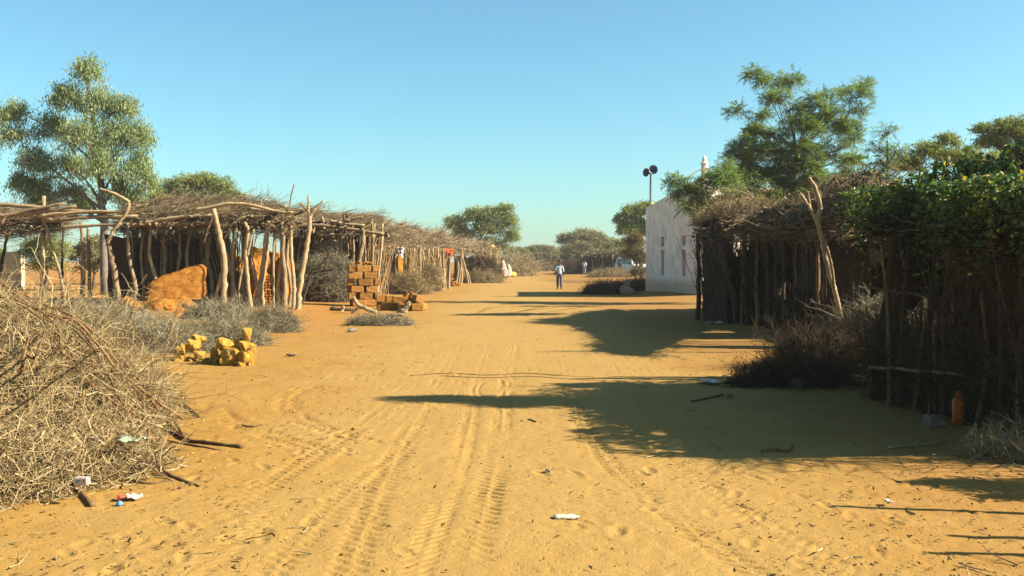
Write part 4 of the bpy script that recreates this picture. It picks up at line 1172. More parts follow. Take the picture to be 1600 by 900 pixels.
# draped heap beyond it
def bundle(px, pyb, Y, w, h, label, mat, seed):
    x, y = at(px, pyb, Y)[:2]; z = gzf(x, y)
    v, f = rock_geo(w, w, h, seed, 3, .35)
    v[:, :2] *= (1.15 - .3 * (v[:, 2:] / h + .5))
    tag(mobj('cloth_bundle', v + np.array([x, y, z + h * .45]), f, mat, base=(x, y, z), smooth=True), label, 'bundle')
bundle(783, 436, 84, 1.0, 1.7, 'pinkish cloth-draped heap at the far end of the left row', m_plain('faded_pink_cloth', (.50, .33, .25), .9, .35, 3), 72)
bundle(790, 434, 92, 1.1, 1.4, 'greyish cloth-draped heap just past the pinkish one', m_plain('faded_grey_cloth', (.38, .34, .27), .9, .3, 3), 73)

# --- pale plastered hut glimpsed past the log end of the first shelter
ph = thing('pale_hut', 'pale plastered wall glimpsed at the left edge beyond the log roof', 'wall', (*at(10, 440, 52)[:2], gzf(*at(10, 440, 52)[:2])))
slab(ph, 'wall', at(-120, 440, 54), at(36, 440, 51), -.1, 2.1, .25, m_mud('pale_plaster', [(.3, (.42, .33, .2)), (.6, (.55, .46, .3))], 2.0, .5), 41, .05)

# ------------------------------------------------------------------ mud bricks
def brick_mesh(k):
    bm = bmesh.new()
    bmesh.ops.create_cube(bm, size=1.0)
    bmesh.ops.bevel(bm, geom=list(bm.edges), offset=.055, segments=1, affect='EDGES')
    r2 = random.Random(k)
    for v in bm.verts:
        v.co += Vector((r2.uniform(-.03, .03), r2.uniform(-.03, .03), r2.uniform(-.035, .035)))
    return bm_mesh('brick', bm, BRICKM)
BR_M = [brick_mesh(k) for k in range(8)]
def brick(root, p, rot, s=(.46, .22, .235)):
    o = bpy.data.objects.new('brick', BR_M[rng.integers(8)])
    put(o, root); o.location = tuple(np.array(p) - np.array(root.location)); o.rotation_euler = rot
    o.scale = tuple(np.array(s) * np.array([rng.uniform(.86, 1.06), rng.uniform(.95, 1.05), rng.uniform(.9, .98)]))
    return o
cx, cy = at(570, 478, 33.6)[:2]
bs = thing('brick_stack', 'tall loose stack of orange mud bricks beside the left shelters', 'brick stack', (cx, cy, gzf(cx, cy)))
an = R(17); ud = np.array([math.cos(an), math.sin(an), 0]); vd = np.array([-math.sin(an), math.cos(an), 0])
for c in range(6):
    z = gzf(cx, cy) + .12 + c * .238
    rows = [(-.30, 0), (.24, 0)] if c % 2 == 0 else [(-.44, 1), (.0, 0), (.44, 1)]
    for vv in (-.14, .14):
        for uu, head in rows:
            if head and vv > 0: continue
            p = np.array([cx, cy, z]) + ud * (uu + rng.normal(0, .035) - .01 * c) + vd * ((0 if head else vv) + rng.normal(0, .035))
            brick(bs, p, (rng.normal(0, .025), rng.normal(0, .025), an + rng.normal(0, .07) + (R(90) if head else 0)))
for k in range(7):
    p = np.array([cx, cy, gzf(cx, cy) + 1.50]) + ud * rng.uniform(-.45, .4) + vd * rng.uniform(-.15, .15)
    brick(bs, p, (rng.normal(0, .2), rng.normal(0, .2), rng.uniform(0, 3)), (rng.uniform(.12, .26), .12, .07))
hx, hy = at(630, 486, 31.5)[:2]
bh = thing('brick_heap', 'tumbled heap of orange mud bricks right of the tall brick stack', 'brick heap', (hx, hy, gzf(hx, hy)))
hz0 = gzf(hx, hy)
for dx, dy, z, rx, ry, rz in ((-.55, .35, .12, 0, 0, .2), (-.1, .42, .12, 0, 0, .1), (-.5, .0, .12, 0, .05, .35), (.0, .0, .12, 0, 0, .3), (.42, .2, .13, .1, 0, .5), (.62, -.18, .13, 0, .1, 1.2), (.5, -.42, .12, .0, 0, .3), (.1, -.35, .11, .1, 0, -.3),
                              (-.38, .22, .36, 0, .03, .25), (.02, .22, .36, .05, -.08, .4), (.36, .1, .42, .35, .4, .7), (.22, .05, .40, .2, .5, .6), (.5, -.12, .36, .1, .25, 1.0), (-.75, .75, .12, 0, 0, .1), (-.8, .7, .36, 0, .05, .3), (-.1, -.15, .34, .1, .1, .2)):
    brick(bh, (hx + dx, hy + dy, hz0 + z), (rx, ry, rz))
def wood_piece(name, label, segs, Y, mat=WOOD, group=None):
    x, y = at(*segs[0][0][0], Y)[:2]
    r_ = thing(name, label, 'branch', (x, y, gzf(x, y)), group)
    for pts, w in segs:
        P = [at(a, b, Y) for a, b in pts]
        for q in P: q[2] = max(q[2], gzf(q[0], q[1]) + w * .5 * Y / FPX * .7)
        limb(r_, 'limb', P, np.linspace(1, .75, len(P)) * w * .5 * Y / FPX, mat)
wood_piece('forked_log', 'pale forked log propped in front of the brick stack', [([(588, 488), (572, 482), (560, 476), (552, 465)], 7), ([(563, 478), (555, 485), (549, 490)], 5)], 29.8)
wood_piece('bleached_log', 'bleached split log in front of the tumbled bricks', [([(622, 494), (630, 482), (640, 471)], 9), ([(632, 489), (636, 480), (640, 474)], 7)], 29.0)
wood_piece('bleached_log', 'bleached stub lying at the foot of the split log', [([(604, 495), (616, 493), (630, 494)], 7)], 28.6)
wood_piece('dark_log', 'dark log lying on the sand left of the brick stack', [([(516, 481), (530, 484), (552, 486)], 7)], 31, WOOD_D)
wood_piece('short_stub', 'short upright stub by the dark log', [([(534, 488), (536, 478)], 6)], 30.4)

# heap of orange rubble below the orange cloth
rx_, ry_ = at(701, 446, 62)[:2]
rh = thing('rubble_heap', 'low heap of orange rubble under the hanging orange cloth', 'rubble', (rx_, ry_, gzf(rx_, ry_)))
for k in range(46):
    a, r_ = rng.uniform(0, 6.28), rng.uniform(0, 1) ** .6
    s = rng.uniform(.14, .3); v, f = rock_geo(s * 1.3, s, s * .8, 400 + k, 1, .35)
    mobj('stone', v + np.array([rx_ + r_ * .75 * math.cos(a), ry_ + r_ * .6 * math.sin(a), gzf(rx_, ry_) + .08 + .42 * (1 - r_)]), f, MUD, rh)

# ------------------------------------------------------------------ yellow limestone heap in the brush
sx_, sy_ = at(370, 570, 15.2)[:2]
sh = thing('stone_heap', 'heap of bright yellow limestone blocks at the edge of the grey brush', 'stone heap', (sx_, sy_, gzf(sx_, sy_)))
SM = [raw_mesh('stone', *rock_geo(1, 1, 1, 500 + k, 3, .42), STONE) for k in range(8)]
def stone(root, px, py, Y, w, h, rz=0., tilt=0., k=0):
    p = at(px, py, Y); s = Y / FPX
    o = bpy.data.objects.new('stone', SM[k % 8]); put(o, root)
    o.location = tuple(p - np.array(root.location)); o.scale = (w * s * 1.15, w * s, h * s * 1.15); o.rotation_euler = (tilt, tilt * .5, rz)
for k, a in enumerate(((362, 560, 15.0, 30, 26, .2, .1), (383, 561, 14.95, 22, 24, .6, -.1), (350, 541, 15.1, 22, 20, 1, .5), (371, 545, 15.2, 20, 18, .3, -.3), (385, 541, 15.15, 22, 16, .8, .2), (391, 553, 15.0, 16, 24, .1, .1), (387, 525, 15.25, 13, 26, .2, -.15), (377, 536, 15.3, 18, 13, .4, .2), (392, 568, 14.9, 10, 14, 1, .2), (375, 570, 14.8, 12, 10, .5, .1), (366, 548, 15.4, 26, 22, .3, .1), (345, 562, 15.2, 18, 18, .3, .2))):
    stone(sh, *a, k=k)
sh2 = thing('stone_heap', 'row of brownish yellow stones half buried under the grey brush', 'stone heap', (*at(300, 568, 15.6)[:2], 0))
for k, a in enumerate(((281, 548, 15.6, 14, 22, .2, .1), (288, 562, 15.5, 12, 16, .6, -.1), (303, 540, 15.7, 18, 18, 1, .4), (313, 556, 15.5, 16, 16, .3, -.3), (322, 566, 15.3, 14, 12, .8, .2), (335, 558, 15.3, 12, 26, .1, .1), (300, 565, 15.5, 14, 14, .2, .2), (278, 567, 15.4, 12, 10, .3, .2), (340, 568, 15.2, 14, 12, .8, .2), (310, 530, 16.0, 18, 14, .8, .2))):
    stone(sh2, *a, k=k + 3)

# ------------------------------------------------------------------ brushwood on the left
br = brush('big heap of tangled dry brushwood filling the left foreground', -5.35, 8.8, 2.0, 3.0, 1.25, 6000, TWIG, lmin=.25, lmax=.95, rad=.0045, per=8, power=.75, seed=3)
def pile_z(x, y):
    ex, ey = (x + 5.35) / 2.0, (y - 8.9) / 2.9; rr = math.hypot(ex, ey)
    return 1.25 * max(1 - rr * rr, 0) ** .75 * (1 + .5 * float(fbm(np.array(ex * 2.2 + 3), np.array(ey * 2.2), 3, 3))) * (1 - .85 * float(sstep(.65, 1.0, rr))) if rr < 1 else 0.0
# heavier boughs that can be told apart
BO = [([(380, 702), (330, 695), (290, 688), (255, 668)], 7.9, 13), ([(300, 760), (262, 742), (240, 725), (225, 700)], 7.0, 11), ([(145, 792), (110, 755), (85, 725), (65, 705)], 6.3, 15), ([(345, 706), (300, 697), (262, 690)], 7.7, 8),
      ([(290, 690), (262, 640), (235, 600), (205, 560), (180, 520)], 8.6, 7), ([(255, 720), (232, 690), (215, 650), (190, 610), (160, 570)], 7.9, 8), ([(0, 692), (50, 682), (80, 660), (105, 632)], 6.9, 12), ([(210, 742), (196, 700), (180, 660), (150, 610), (140, 570)], 7.3, 8),
      ([(0, 800), (30, 788), (70, 770)], 6.2, 9), ([(230, 560), (200, 540), (150, 500), (110, 480)], 9.6, 6), ([(0, 590), (40, 560), (70, 520), (80, 470)], 7.8, 7), ([(0, 640), (30, 590), (45, 530), (60, 480)], 7.6, 7), ([(150, 640), (110, 600), (60, 580), (10, 560)], 7.6, 7),
      ([(170, 730), (140, 735), (110, 742)], 6.6, 12), ([(265, 755), (235, 758), (200, 752)], 6.8, 10), ([(75, 745), (55, 738), (40, 735)], 6.2, 7), ([(312, 652), (280, 625), (250, 600), (225, 575)], 8.9, 6), ([(160, 705), (130, 690), (118, 660), (100, 630)], 7.0, 9), ([(245, 470), (225, 520), (215, 560)], 10, 5), ([(60, 430), (80, 470), (120, 520), (160, 545)], 9, 6), ([(20, 470), (60, 500), (100, 560), (120, 610)], 8, 7), ([(280, 765), (300, 758), (312, 762)], 6.9, 9)]
for pts, Y, w in BO:
    P = []
    for a, b in pts:                                           # walk the sight line down to the heap's surface or the sand
        gx, gy = gp(a, b)
        hit = np.array([gx, gy, 0.0])
        for Yq in np.arange(4.8, gy, .05):
            q = at(a, b, Yq)
            if q[2] <= pile_z(q[0], q[1]): hit = q; break
        hit[2] = max(hit[2], 0) + w * .2 * Y / FPX
        P.append(hit)
    limb(br, 'bough', P, np.linspace(1.0, .5, len(P)) * w * .33 * Y / FPX, BRANCH, sides=8, wob=.10, ring=.05, jit=.08)
# long stems lying down the slope of the heap toward the road
for k in range(22):
    a = rng.uniform(R(-115), R(25)); r0_, r1_ = rng.uniform(.15, .5), rng.uniform(.8, 1.12)
    P = []
    for t in np.linspace(0, 1, 5):
        rr = r1_ * (1 - t) + r0_ * t; aa = a + .35 * (t - .5) * rng.uniform(-1, 1) + rng.normal(0, .03)
        x, y = -5.35 + 2.0 * rr * math.cos(aa), 8.9 + 2.9 * rr * math.sin(aa)
        hh = 1.25 * max(1 - rr * rr, .0) ** .75 * (1 + .5 * float(fbm(np.array(rr * math.cos(aa) * 2.2 + 3), np.array(rr * math.sin(aa) * 2.2), 3, 3)))
        P.append((x, y, hh + .04 + rng.uniform(0, .06)))
    w = rng.uniform(.007, .016)
    limb(br, 'bough', P, [w, w * .95, w * .85, w * .7, w * .5], BRANCH, sides=6, wob=.3, ring=.06, jit=.08)
for sx0, sy0, srx, sry, sh_, sn, sd_ in ((-3.75, 7.1, 1.15, .85, .30, 1300, 6), (-4.2, 6.3, 1.1, .55, .28, 1200, 7), (-5.6, 6.2, 1.2, .6, .35, 900, 8)):
    Ak, cv_, cf_ = brush_geo(sx0, sy0, srx, sry, sh_, sn, .15, .6, .005, 6, power=.8, seed=sd_, rot=.5)
    mobj('twigs', np.concatenate(Ak.V), [np.concatenate(v) for v in Ak.F.values()], TWIG, br, kind='stuff')
# springy upper twigs against the shelters
n = 300
S = np.stack([rng.uniform(-7.2, -3.7, n), rng.uniform(7.6, 11.0, n), rng.uniform(.5, 1.05, n)], 1)
S[:, 0] -= .15
S[:, 2] *= np.clip(1.2 - ((S[:, 0] + 5.7) / 2.6) ** 2, .3, 1)
D = np.stack([rng.normal(.2, .5, n), rng.normal(-.1, .4, n), rng.uniform(.2, 1, n)], 1)
P = strands(S, D, rng.uniform(.3, .8, n), 6, .16, -.02)
A = Acc(); A.add(*tubes(P, taper(n, 6, .006, .002), 3))
tw = twiggy(P, 12, .06, .28, 1.3); A.add(*tubes(tw, taper(len(tw), 4, .003, .0015), 3))
mobj('upright_twigs', np.concatenate(A.V), [np.concatenate(v) for v in A.F.values()], TWIG, br, kind='stuff')
G_ = 'grey thorn brush along the left'
brush('grey thorn brush heaped left of the yellow limestone blocks', *at(250, 555, 17.2)[:2], .9, .55, .32, 1100, TWIG_G, G_, lmin=.25, lmax=.8, rad=.005, per=7, seed=11)
brush('grey thorn brush lying right behind the yellow limestone blocks', *at(335, 530, 18.4)[:2], 1.0, .5, .32, 1000, TWIG_G, G_, lmin=.25, lmax=.8, rad=.005, per=7, seed=12)
brush('grey thorn brush at the feet of the crooked poles', *at(425, 515, 22.0)[:2], .55, .42, .34, 900, TWIG_G, G_, lmin=.25, lmax=.8, rad=.005, per=7, seed=13)
brush('grey thorn brush before the broken mud block', *at(205, 520, 20)[:2], 1.0, .7, .22, 900, TWIG_G, G_, lmin=.25, lmax=.8, rad=.005, per=6, seed=14)
brush('thorn brush between the mud block and the pale poles', *at(345, 492, 25.5)[:2], .9, .7, .32, 900, TWIG_G, G_, lmin=.25, lmax=.8, rad=.006, per=6, seed=15)
brush('low patch of grey thorn brush on the sand below the brick stack', *at(592, 508, 24.6)[:2], .85, .4, .10, 600, TWIG_G, G_, lmin=.2, lmax=.6, rad=.005, per=6, seed=16)
brush('tall grey brush stuffed into the second shelter behind the forked pole', *at(515, 474, 36)[:2], 1.2, .8, 1.75, 2200, TWIG_G, G_, lmin=.3, lmax=1.0, rad=.007, per=7, power=.35, seed=17)
brush('dusty brush at the foot of the golden stick wall', *at(640, 459, 46.8)[:2], 1.0, .9, .95, 1300, TWIG, G_, lmin=.3, lmax=.9, rad=.008, per=6, seed=18)
brush('pale brush clump at the right end of the golden stick wall', *at(673, 455, 50)[:2], .55, .6, 1.25, 900, TWIG, G_, lmin=.3, lmax=.9, rad=.008, per=6, power=.35, seed=19)
brush('brown brush packed under the fourth shelter', *at(748, 441, 75)[:2], 1.9, 1.2, 1.7, 1500, TWIG_B, G_, lmin=.4, lmax=1.2, rad=.011, per=6, power=.35, seed=20)
brush('brush spread before the fourth shelter', *at(755, 440, 72.5)[:2], 1.5, 1.0, .75, 900, TWIG, G_, lmin=.4, lmax=1.0, rad=.01, per=6, seed=23)
brush('dry weeds beside the big foreground brushwood heap', *at(150, 480, 22)[:2], 1.3, 1.0, .4, 1100, TWIG_G, G_, lmin=.3, lmax=.9, rad=.006, per=6, seed=24)
brush('scrub behind the draped heaps at the far left roadside', *at(805, 432, 105)[:2], 2.2, 3.0, 1.5, 900, TWIG, G_, lmin=.5, lmax=1.4, rad=.016, per=5, seed=25)
# ------------------------------------------------------------------ white building
C0 = np.array([6.9, 49.6]); wd = np.array([.262, -.965]); ed = np.array([.965, .262])
WL, WW = 6.51, 8.0
zb = gzf(*C0) - .25
wb = thing('white_building', 'whitewashed building with slit windows and sloping parapet behind the right shelters', 'building', (C0[0], C0[1], gzf(*C0)))
def wp(s, e, z): return np.array([*(C0 + wd * s + ed * e), z])
def top(s): return 4.36 + (5.46 - 4.36) * (s / WL)
WIN = [(1.9, 2.3), (4.32, 4.72)]
def build_white():
    sb_ = [0, 1.9, 2.3, 4.32, 4.72, WL]
    A = Acc()
    for i in range(5):
        s0, s1 = sb_[i], sb_[i + 1]
        win = (s0, s1) in WIN
        zs = [zb, .92, 2.16, 2.35, 2.82, None]
        for j in range(5):
            a0, b0 = zs[j], zs[j]
            a1, b1 = (zs[j + 1], zs[j + 1]) if zs[j + 1] is not None else (top(s0), top(s1))
            if win and j in (1, 3):
                d = .2                                         # reveals of the slit
                A.add([wp(s0, 0, a0), wp(s0, d, a0), wp(s0, d, a1), wp(s0, 0, a1)], np.array([[0, 1, 2, 3]]))
                A.add([wp(s1, 0, a0), wp(s1, d, a0), wp(s1, d, a1), wp(s1, 0, a1)], np.array([[3, 2, 1, 0]]))
                A.add([wp(s0, 0, a0), wp(s1, 0, a0), wp(s1, d, a0), wp(s0, d, a0)], np.array([[0, 1, 2, 3]]))
                A.add([wp(s0, 0, a1), wp(s1, 0, a1), wp(s1, d, a1), wp(s0, d, a1)], np.array([[3, 2, 1, 0]]))
                continue
            A.add([wp(s0, 0, a0), wp(s1, 0, b0), wp(s1, 0, b1), wp(s0, 0, a1)], np.array([[0, 1, 2, 3]]))
    A.add([wp(0, 0, top(0)), wp(WL, 0, top(WL)), wp(WL, .25, top(WL)), wp(0, .25, top(0))], np.array([[0, 1, 2, 3]]))
    A.add([wp(0, .25, zb), wp(WL, .25, zb), wp(WL, .25, top(WL)), wp(0, .25, top(0))], np.array([[3, 2, 1, 0]]))
    A.add([wp(0, 0, zb), wp(0, .25, zb), wp(0, .25, top(0)), wp(0, 0, top(0))], np.array([[0, 1, 2, 3]]))
    A.add([wp(WL, 0, zb), wp(WL, .25, zb), wp(WL, .25, top(WL)), wp(WL, 0, top(WL))], np.array([[3, 2, 1, 0]]))
    A.build('wall', WHITE, wb)
    for nm, s0, s1, e0, e1, z1 in (('wall', WL - .25, WL, .252, WW, 5.0), ('wall', 0, .25, .252, WW, 4.2), ('wall', .252, WL - .252, WW - .25, WW, 4.4), ('roof_slab', .252, WL - .252, .252, WW - .252, 3.9)):
        G = Acc(); z0 = 3.7 if nm == 'roof_slab' else zb
        q = [wp(a, b, z) for a in (s0, s1) for b in (e0, e1) for z in (z0, z1)]
        G.add(q, np.array([[0, 1, 3, 2], [4, 6, 7, 5], [0, 4, 5, 1], [2, 3, 7, 6], [0, 2, 6, 4], [1, 5, 7, 3]]))
        G.build(nm, WHITE, wb)
    GR = m_plain('window_lattice', (.20, .17, .14), .9, .25, 14)
    for s0, s1 in WIN:
        for z0, z1 in ((.92, 2.16), (2.35, 2.82)):
            G = Acc(); G.add([wp(s0, .17, z0), wp(s1, .17, z0), wp(s1, .17, z1), wp(s0, .17, z1)], np.array([[0, 1, 2, 3]]))
            for t in np.arange(z0 + .1, z1 - .05, .2):
                G.add([wp(s0, .165, t), wp(s1, .165, t), wp(s1, .14, t + .03), wp(s0, .14, t + .03)], np.array([[0, 1, 2, 3]]))
                G.add([wp(s0, .14, t + .03), wp(s1, .14, t + .03), wp(s1, .165, t + .06), wp(s0, .165, t + .06)], np.array([[0, 1, 2, 3]]))
            G.build('window', GR, wb)
    # corner pinnacles: square shaft with a small pointed cap
    for s, e, zt, k in ((WL - .15, .13, top(WL) - .1, 1.0), (WL - .15, WW - .13, 4.9, .9), (.15, WW - .13, 4.1, .6)):
        prof = [(.15, 0), (.15, .62), (.18, .64), (.18, .70), (.12, .73), (.11, .86), (.05, .98), (.0, 1.05)]
        V, F = [], []
        for r_, z in prof:
            for q in range(8):
                a = q * math.pi / 4 + math.pi / 8
                rr = r_ * (1.0 if z > .72 else 1.0 / max(abs(math.cos(a)), abs(math.sin(a))) * .92)
                V.append(wp(s, e, zt + z * k) + np.array([rr * math.cos(a), rr * math.sin(a), 0]) * k)
        for i in range(len(prof) - 1):
            for q in range(8):
                F.append([i * 8 + q, i * 8 + (q + 1) % 8, (i + 1) * 8 + (q + 1) % 8, (i + 1) * 8 + q])
        mobj('pinnacle', np.array(V), np.array(F), WHITE, wb)
build_white()

# loudspeakers on a mast at the far roof corner
NAVY = m_plain('navy_enamel', (.045, .07, .14), .45, .2, 8, .4)
POLE = m_plain('grey_steel', (.22, .22, .23), .5, .2, 8, .4, .5)
mp = wp(.35, .12, top(.35) - .05)
ls = thing('loudspeaker_mast', 'pair of navy horn loudspeakers on a thin mast at the white building corner', 'loudspeaker', mp)
limb(ls, 'mast', [mp, mp + np.array([.0, 0, 1.0]), mp + np.array([0.02, 0, 1.95])], .06, POLE, sides=8, wob=.02, jit=0)
yel = Acc(); v, f = rock_geo(.34, .34, .42, 77, 2, .4); yel.add(v + mp + np.array([.05, 0, .12]), f)
yel.build('mortar_footing', m_plain('ochre_mortar', (.62, .50, .2), .9), ls)
def horn(c, d, r):
    d = unit(d); a_ = unit(np.cross(d, [0, 0, 1])); b_ = np.cross(a_, d)
    prof = [(0, -.36), (.11, -.36), (.12, -.2), (.06, -.17), (.07, -.1), (.12, .0), (.2, .12), (.27, .19), (.285, .2), (.265, .19), (.19, .11), (.10, 0), (.04, -.09), (.085, -.02), (.08, .05), (.0, .07)]
    V, F = [], []; n = 20
    for rr, z in prof:
        for q in range(n):
            t = q * 2 * math.pi / n
            V.append(c + (a_ * math.cos(t) + b_ * math.sin(t)) * rr * r / .285 + d * z * r / .285)
    for i in range(len(prof) - 1):
        for q in range(n):
            F.append([i * n + q, i * n + (q + 1) % n, (i + 1) * n + (q + 1) % n, (i + 1) * n + q])
    return mobj('horn', np.array(V), np.array(F), NAVY, ls, smooth=True)
tp_ = mp + np.array([.02, 0, 1.85])
horn(tp_ + np.array([.05, -.1, .06]), [.1, -1, 0], .24)
horn(tp_ + np.array([-.15, .1, -.06]), [-.75, -.65, 0], .22)

# ------------------------------------------------------------------ first right shelter
YE = 24.0
se = thing('brush_shelter', 'dark brushwood shelter with a dry brush roof beside the white building', 'shelter', (*at(1190, 505, YE)[:2], gzf(*at(1190, 505, YE)[:2])))
FL, FR, BR, BL = P3(1094, 354, 26.5), P3(1330, 346, 17.5), P3(1385, 350, 23.0), P3(1170, 350, 31.0)
roof(se, FL, FR, BR, BL, .3, 2600, .4, 1.5, seed=52, lump=.25, mat=STRAW)
logs(se, FL, FR, BR, BL, 14, .06, over=.5, mat=WOOD_D)
for pts, w, Y in (([(1118, 352), (1160, 355), (1215, 354), (1260, 352)], 13, 24.0), ([(1192, 330), (1215, 336), (1236, 337)], 9, 22.0), ([(1096, 352), (1120, 345), (1150, 352)], 8, 25.6), ([(1228, 322), (1250, 322), (1275, 318)], 8, 21)):
    post(se, pts, Y, w, WOOD_D, 'beam', foot=False)
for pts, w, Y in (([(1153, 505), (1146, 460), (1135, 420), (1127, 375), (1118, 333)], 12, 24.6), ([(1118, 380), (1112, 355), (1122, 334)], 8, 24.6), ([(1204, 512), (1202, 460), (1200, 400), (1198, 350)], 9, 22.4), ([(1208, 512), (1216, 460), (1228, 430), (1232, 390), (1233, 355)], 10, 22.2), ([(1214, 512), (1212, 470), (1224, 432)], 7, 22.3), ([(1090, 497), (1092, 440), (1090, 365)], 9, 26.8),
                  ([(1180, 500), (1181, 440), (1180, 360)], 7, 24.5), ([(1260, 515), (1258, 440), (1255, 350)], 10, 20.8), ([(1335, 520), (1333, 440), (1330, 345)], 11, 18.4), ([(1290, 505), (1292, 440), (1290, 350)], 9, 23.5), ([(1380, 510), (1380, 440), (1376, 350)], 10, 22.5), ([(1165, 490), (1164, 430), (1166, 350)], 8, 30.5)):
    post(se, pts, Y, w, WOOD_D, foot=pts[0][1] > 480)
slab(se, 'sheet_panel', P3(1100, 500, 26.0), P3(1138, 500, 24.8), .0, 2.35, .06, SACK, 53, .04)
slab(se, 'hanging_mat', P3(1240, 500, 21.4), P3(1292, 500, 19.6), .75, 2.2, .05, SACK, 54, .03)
slab(se, 'back_wall', P3(1175, 500, 30.8), (8.9, 23.2), -.1, 2.6, .25, MUD_D, 55, .08)
slab(se, 'back_wall', (8.92, 23.1), (9.3, 17.0), -.1, 2.6, .2, MUD_D, 56, .08)
slab(se, 'end_wall', (5.95, 18.1), (9.2, 16.9), -.1, 2.5, .15, SACK, 58, .1)
slab(se, 'end_wall', P3(1100, 500, 27.0), P3(1172, 500, 31.0), -.1, 1.9, .1, MUD_D, 59, .3)
palisade(se, P3(1105, 500, 26.9), P3(1250, 505, 21.8), 2.4, 170, .016, TWIG_SHADE, 'branch_wall', .22, .25, 7)
palisade(se, P3(1236, 505, 21.2), P3(1335, 505, 18.4), 1.1, 120, .016, TWIG_SHADE, 'branch_wall', .25, .3, 5)
palisade(se, P3(1100, 500, 26.9), P3(1172, 500, 30.8), 2.4, 110, .018, TWIG_SHADE, 'branch_wall', .14, .25, 4)
for k in range(14):                                              # crooked uprights along the road side
    f_ = (k + rng.uniform(.2, .8)) / 14; px = 1104 + 205 * f_; Yq = 26.2 - 8.0 * f_ ** 1.1; t = rng.uniform(-12, 12)
    post(se, [(px, 505), (px + t * .6, 440), (px + t * .5, 400), (px + t, 356)], Yq, rng.uniform(5, 9), [WOOD_D, BRANCH][k % 2])
# heaped thatch over its near end, beside the creeper
roof(se, P3(1256, 335, 20.0), P3(1352, 338, 15.6), P3(1410, 312, 18.6), P3(1300, 300, 23.0), .3, 1500, .3, 1.2, seed=57, lump=.25, mat=STRAW, rad=.010)
# thorny twigs on the roof
bx_ = brush_geo(*at(1160, 340, 25.0)[:2], 1.0, .9, .45, 700, .25, .9, .006, 6, z0=at(1160, 343, 25)[2], seed=7)
mobj('roof_thorns', np.concatenate(bx_[0].V), [np.concatenate(v) for v in bx_[0].F.values()], TWIG, se, kind='stuff')
bx_ = brush_geo(*at(1118, 345, 26.2)[:2], .6, .6, .3, 350, .25, .8, .006, 6, z0=at(1118, 352, 26)[2], seed=8)
mobj('roof_thorns', np.concatenate(bx_[0].V), [np.concatenate(v) for v in bx_[0].F.values()], TWIG, se, kind='stuff')
# leaning forked pole in front of it
lp = thing('leaning_pole', 'sunlit forked pole leaning against the dark right shelter', 'pole', (*at(1322, 545, 17)[:2], gzf(*at(1322, 545, 17)[:2])))
post(lp, [(1322, 548), (1316, 510), (1307, 465), (1295, 425), (1286, 385), (1279, 352), (1281, 320), (1274, 295), (1264, 278)], 17.0, 9.5, name='pole', dy=-.5)
post(lp, [(1286, 385), (1278, 352), (1268, 330), (1258, 314), (1250, 302)], 16.75, 7, name='prong', foot=False)
post(lp, [(1303, 450), (1300, 420), (1292, 385), (1285, 365)], 16.7, 6, name='prong', foot=False)
post(lp, [(1270, 335), (1265, 318), (1262, 300)], 16.75, 5, name='prong', foot=False)

# ------------------------------------------------------------------ vine-covered shelter, its fenced side along the road
sf = thing('fenced_shelter', 'dark near right shelter with stick fence under the green creeper', 'shelter', (4.6, 9.8, gzf(4.6, 9.8)))
FL, FR, BR, BL = np.array([4.52, 12.0, 2.16]), np.array([4.85, 7.5, 1.98]), np.array([9.4, 7.7, 2.25]), np.array([9.0, 13.0, 2.45])
roof(sf, FL, FR, BR, BL, .26, 2400, .4, 1.4, seed=62, lump=.2, mat=TWIG_SHADE, rad=.010)
logs(sf, FL, FR, BR, BL, 12, .04, over=.05, mat=WOOD_D)
def fy(px): return 6.10 / ((px - 800) / 1500 + .158)           # depth of the fence line seen at that pixel column
for pts, w, dY in (([(1455, 642), (1457, 570), (1456, 500)], 15, -.05), ([(1452, 520), (1462, 440), (1466, 345)], 16, .12), ([(1385, 610), (1384, 520), (1386, 460), (1394, 380), (1392, 330)], 17, .15), ([(1545, 660), (1540, 560), (1556, 480), (1580, 400), (1590, 320)], 20, .3), ([(1530, 660), (1528, 520), (1522, 400), (1520, 320)], 16, .8), ([(1375, 625), (1377, 570), (1376, 520)], 10, 0), ([(1600, 690), (1596, 520), (1602, 330)], 18, 0)):
    post(sf, pts, fy(pts[0][0]) + dY - .12, w * .9, WOOD if pts[0] == (1455, 642) else WOOD_D, foot=pts[0][1] > 580)
for x, y in ((4.85, 12.2), (5.85, 12.9), (7.6, 12.9), (9.0, 12.7), (9.2, 10.2), (9.3, 7.9), (6.9, 7.7), (6.6, 10.4)):
    limb(sf, 'post', [(x, y, -.2), (x + rng.normal(0, .05), y + rng.normal(0, .05), 1.2), (x + rng.normal(0, .06), y, 2.5)], [.075, .065, .055], WOOD_D)
def rail(pix, w, mat=WOOD, off=-.1):
    P = [at(a, b, fy(a) + off) - np.array([.12, 0, 0]) for a, b in pix]
    limb(sf, 'rail', P, np.linspace(1, .75, len(P)) * w * .5 * P[0][1] / FPX, mat, wob=.12, ring=.08)
rail([(1374, 574), (1420, 576), (1460, 580), (1524, 586)], 5.5)
rail([(1372, 448), (1410, 456), (1450, 460), (1505, 470)], 5.5, WOOD_D)
rail([(1500, 535), (1545, 548), (1600, 575)], 7, WOOD_D)
palisade(sf, (4.38, 11.3), (5.0, 7.5), .9, 480, .009, TWIG_B, 'stick_fence', .22, .3, 5)
palisade(sf, (4.55, 10.1), (5.03, 7.5), 1.8, 170, .010, TWIG_B, 'stick_fence', .2, .4, 6)
palisade(sf, (4.33, 11.3), (4.9, 12.4), .95, 100, .011, TWIG_B, 'stick_fence', .13, .3, 4)
palisade(sf, (5.2, 12.7), (7.8, 12.9), 1.5, 140, .014, TWIG_SHADE, 'stick_fence', .16, .5, 4)
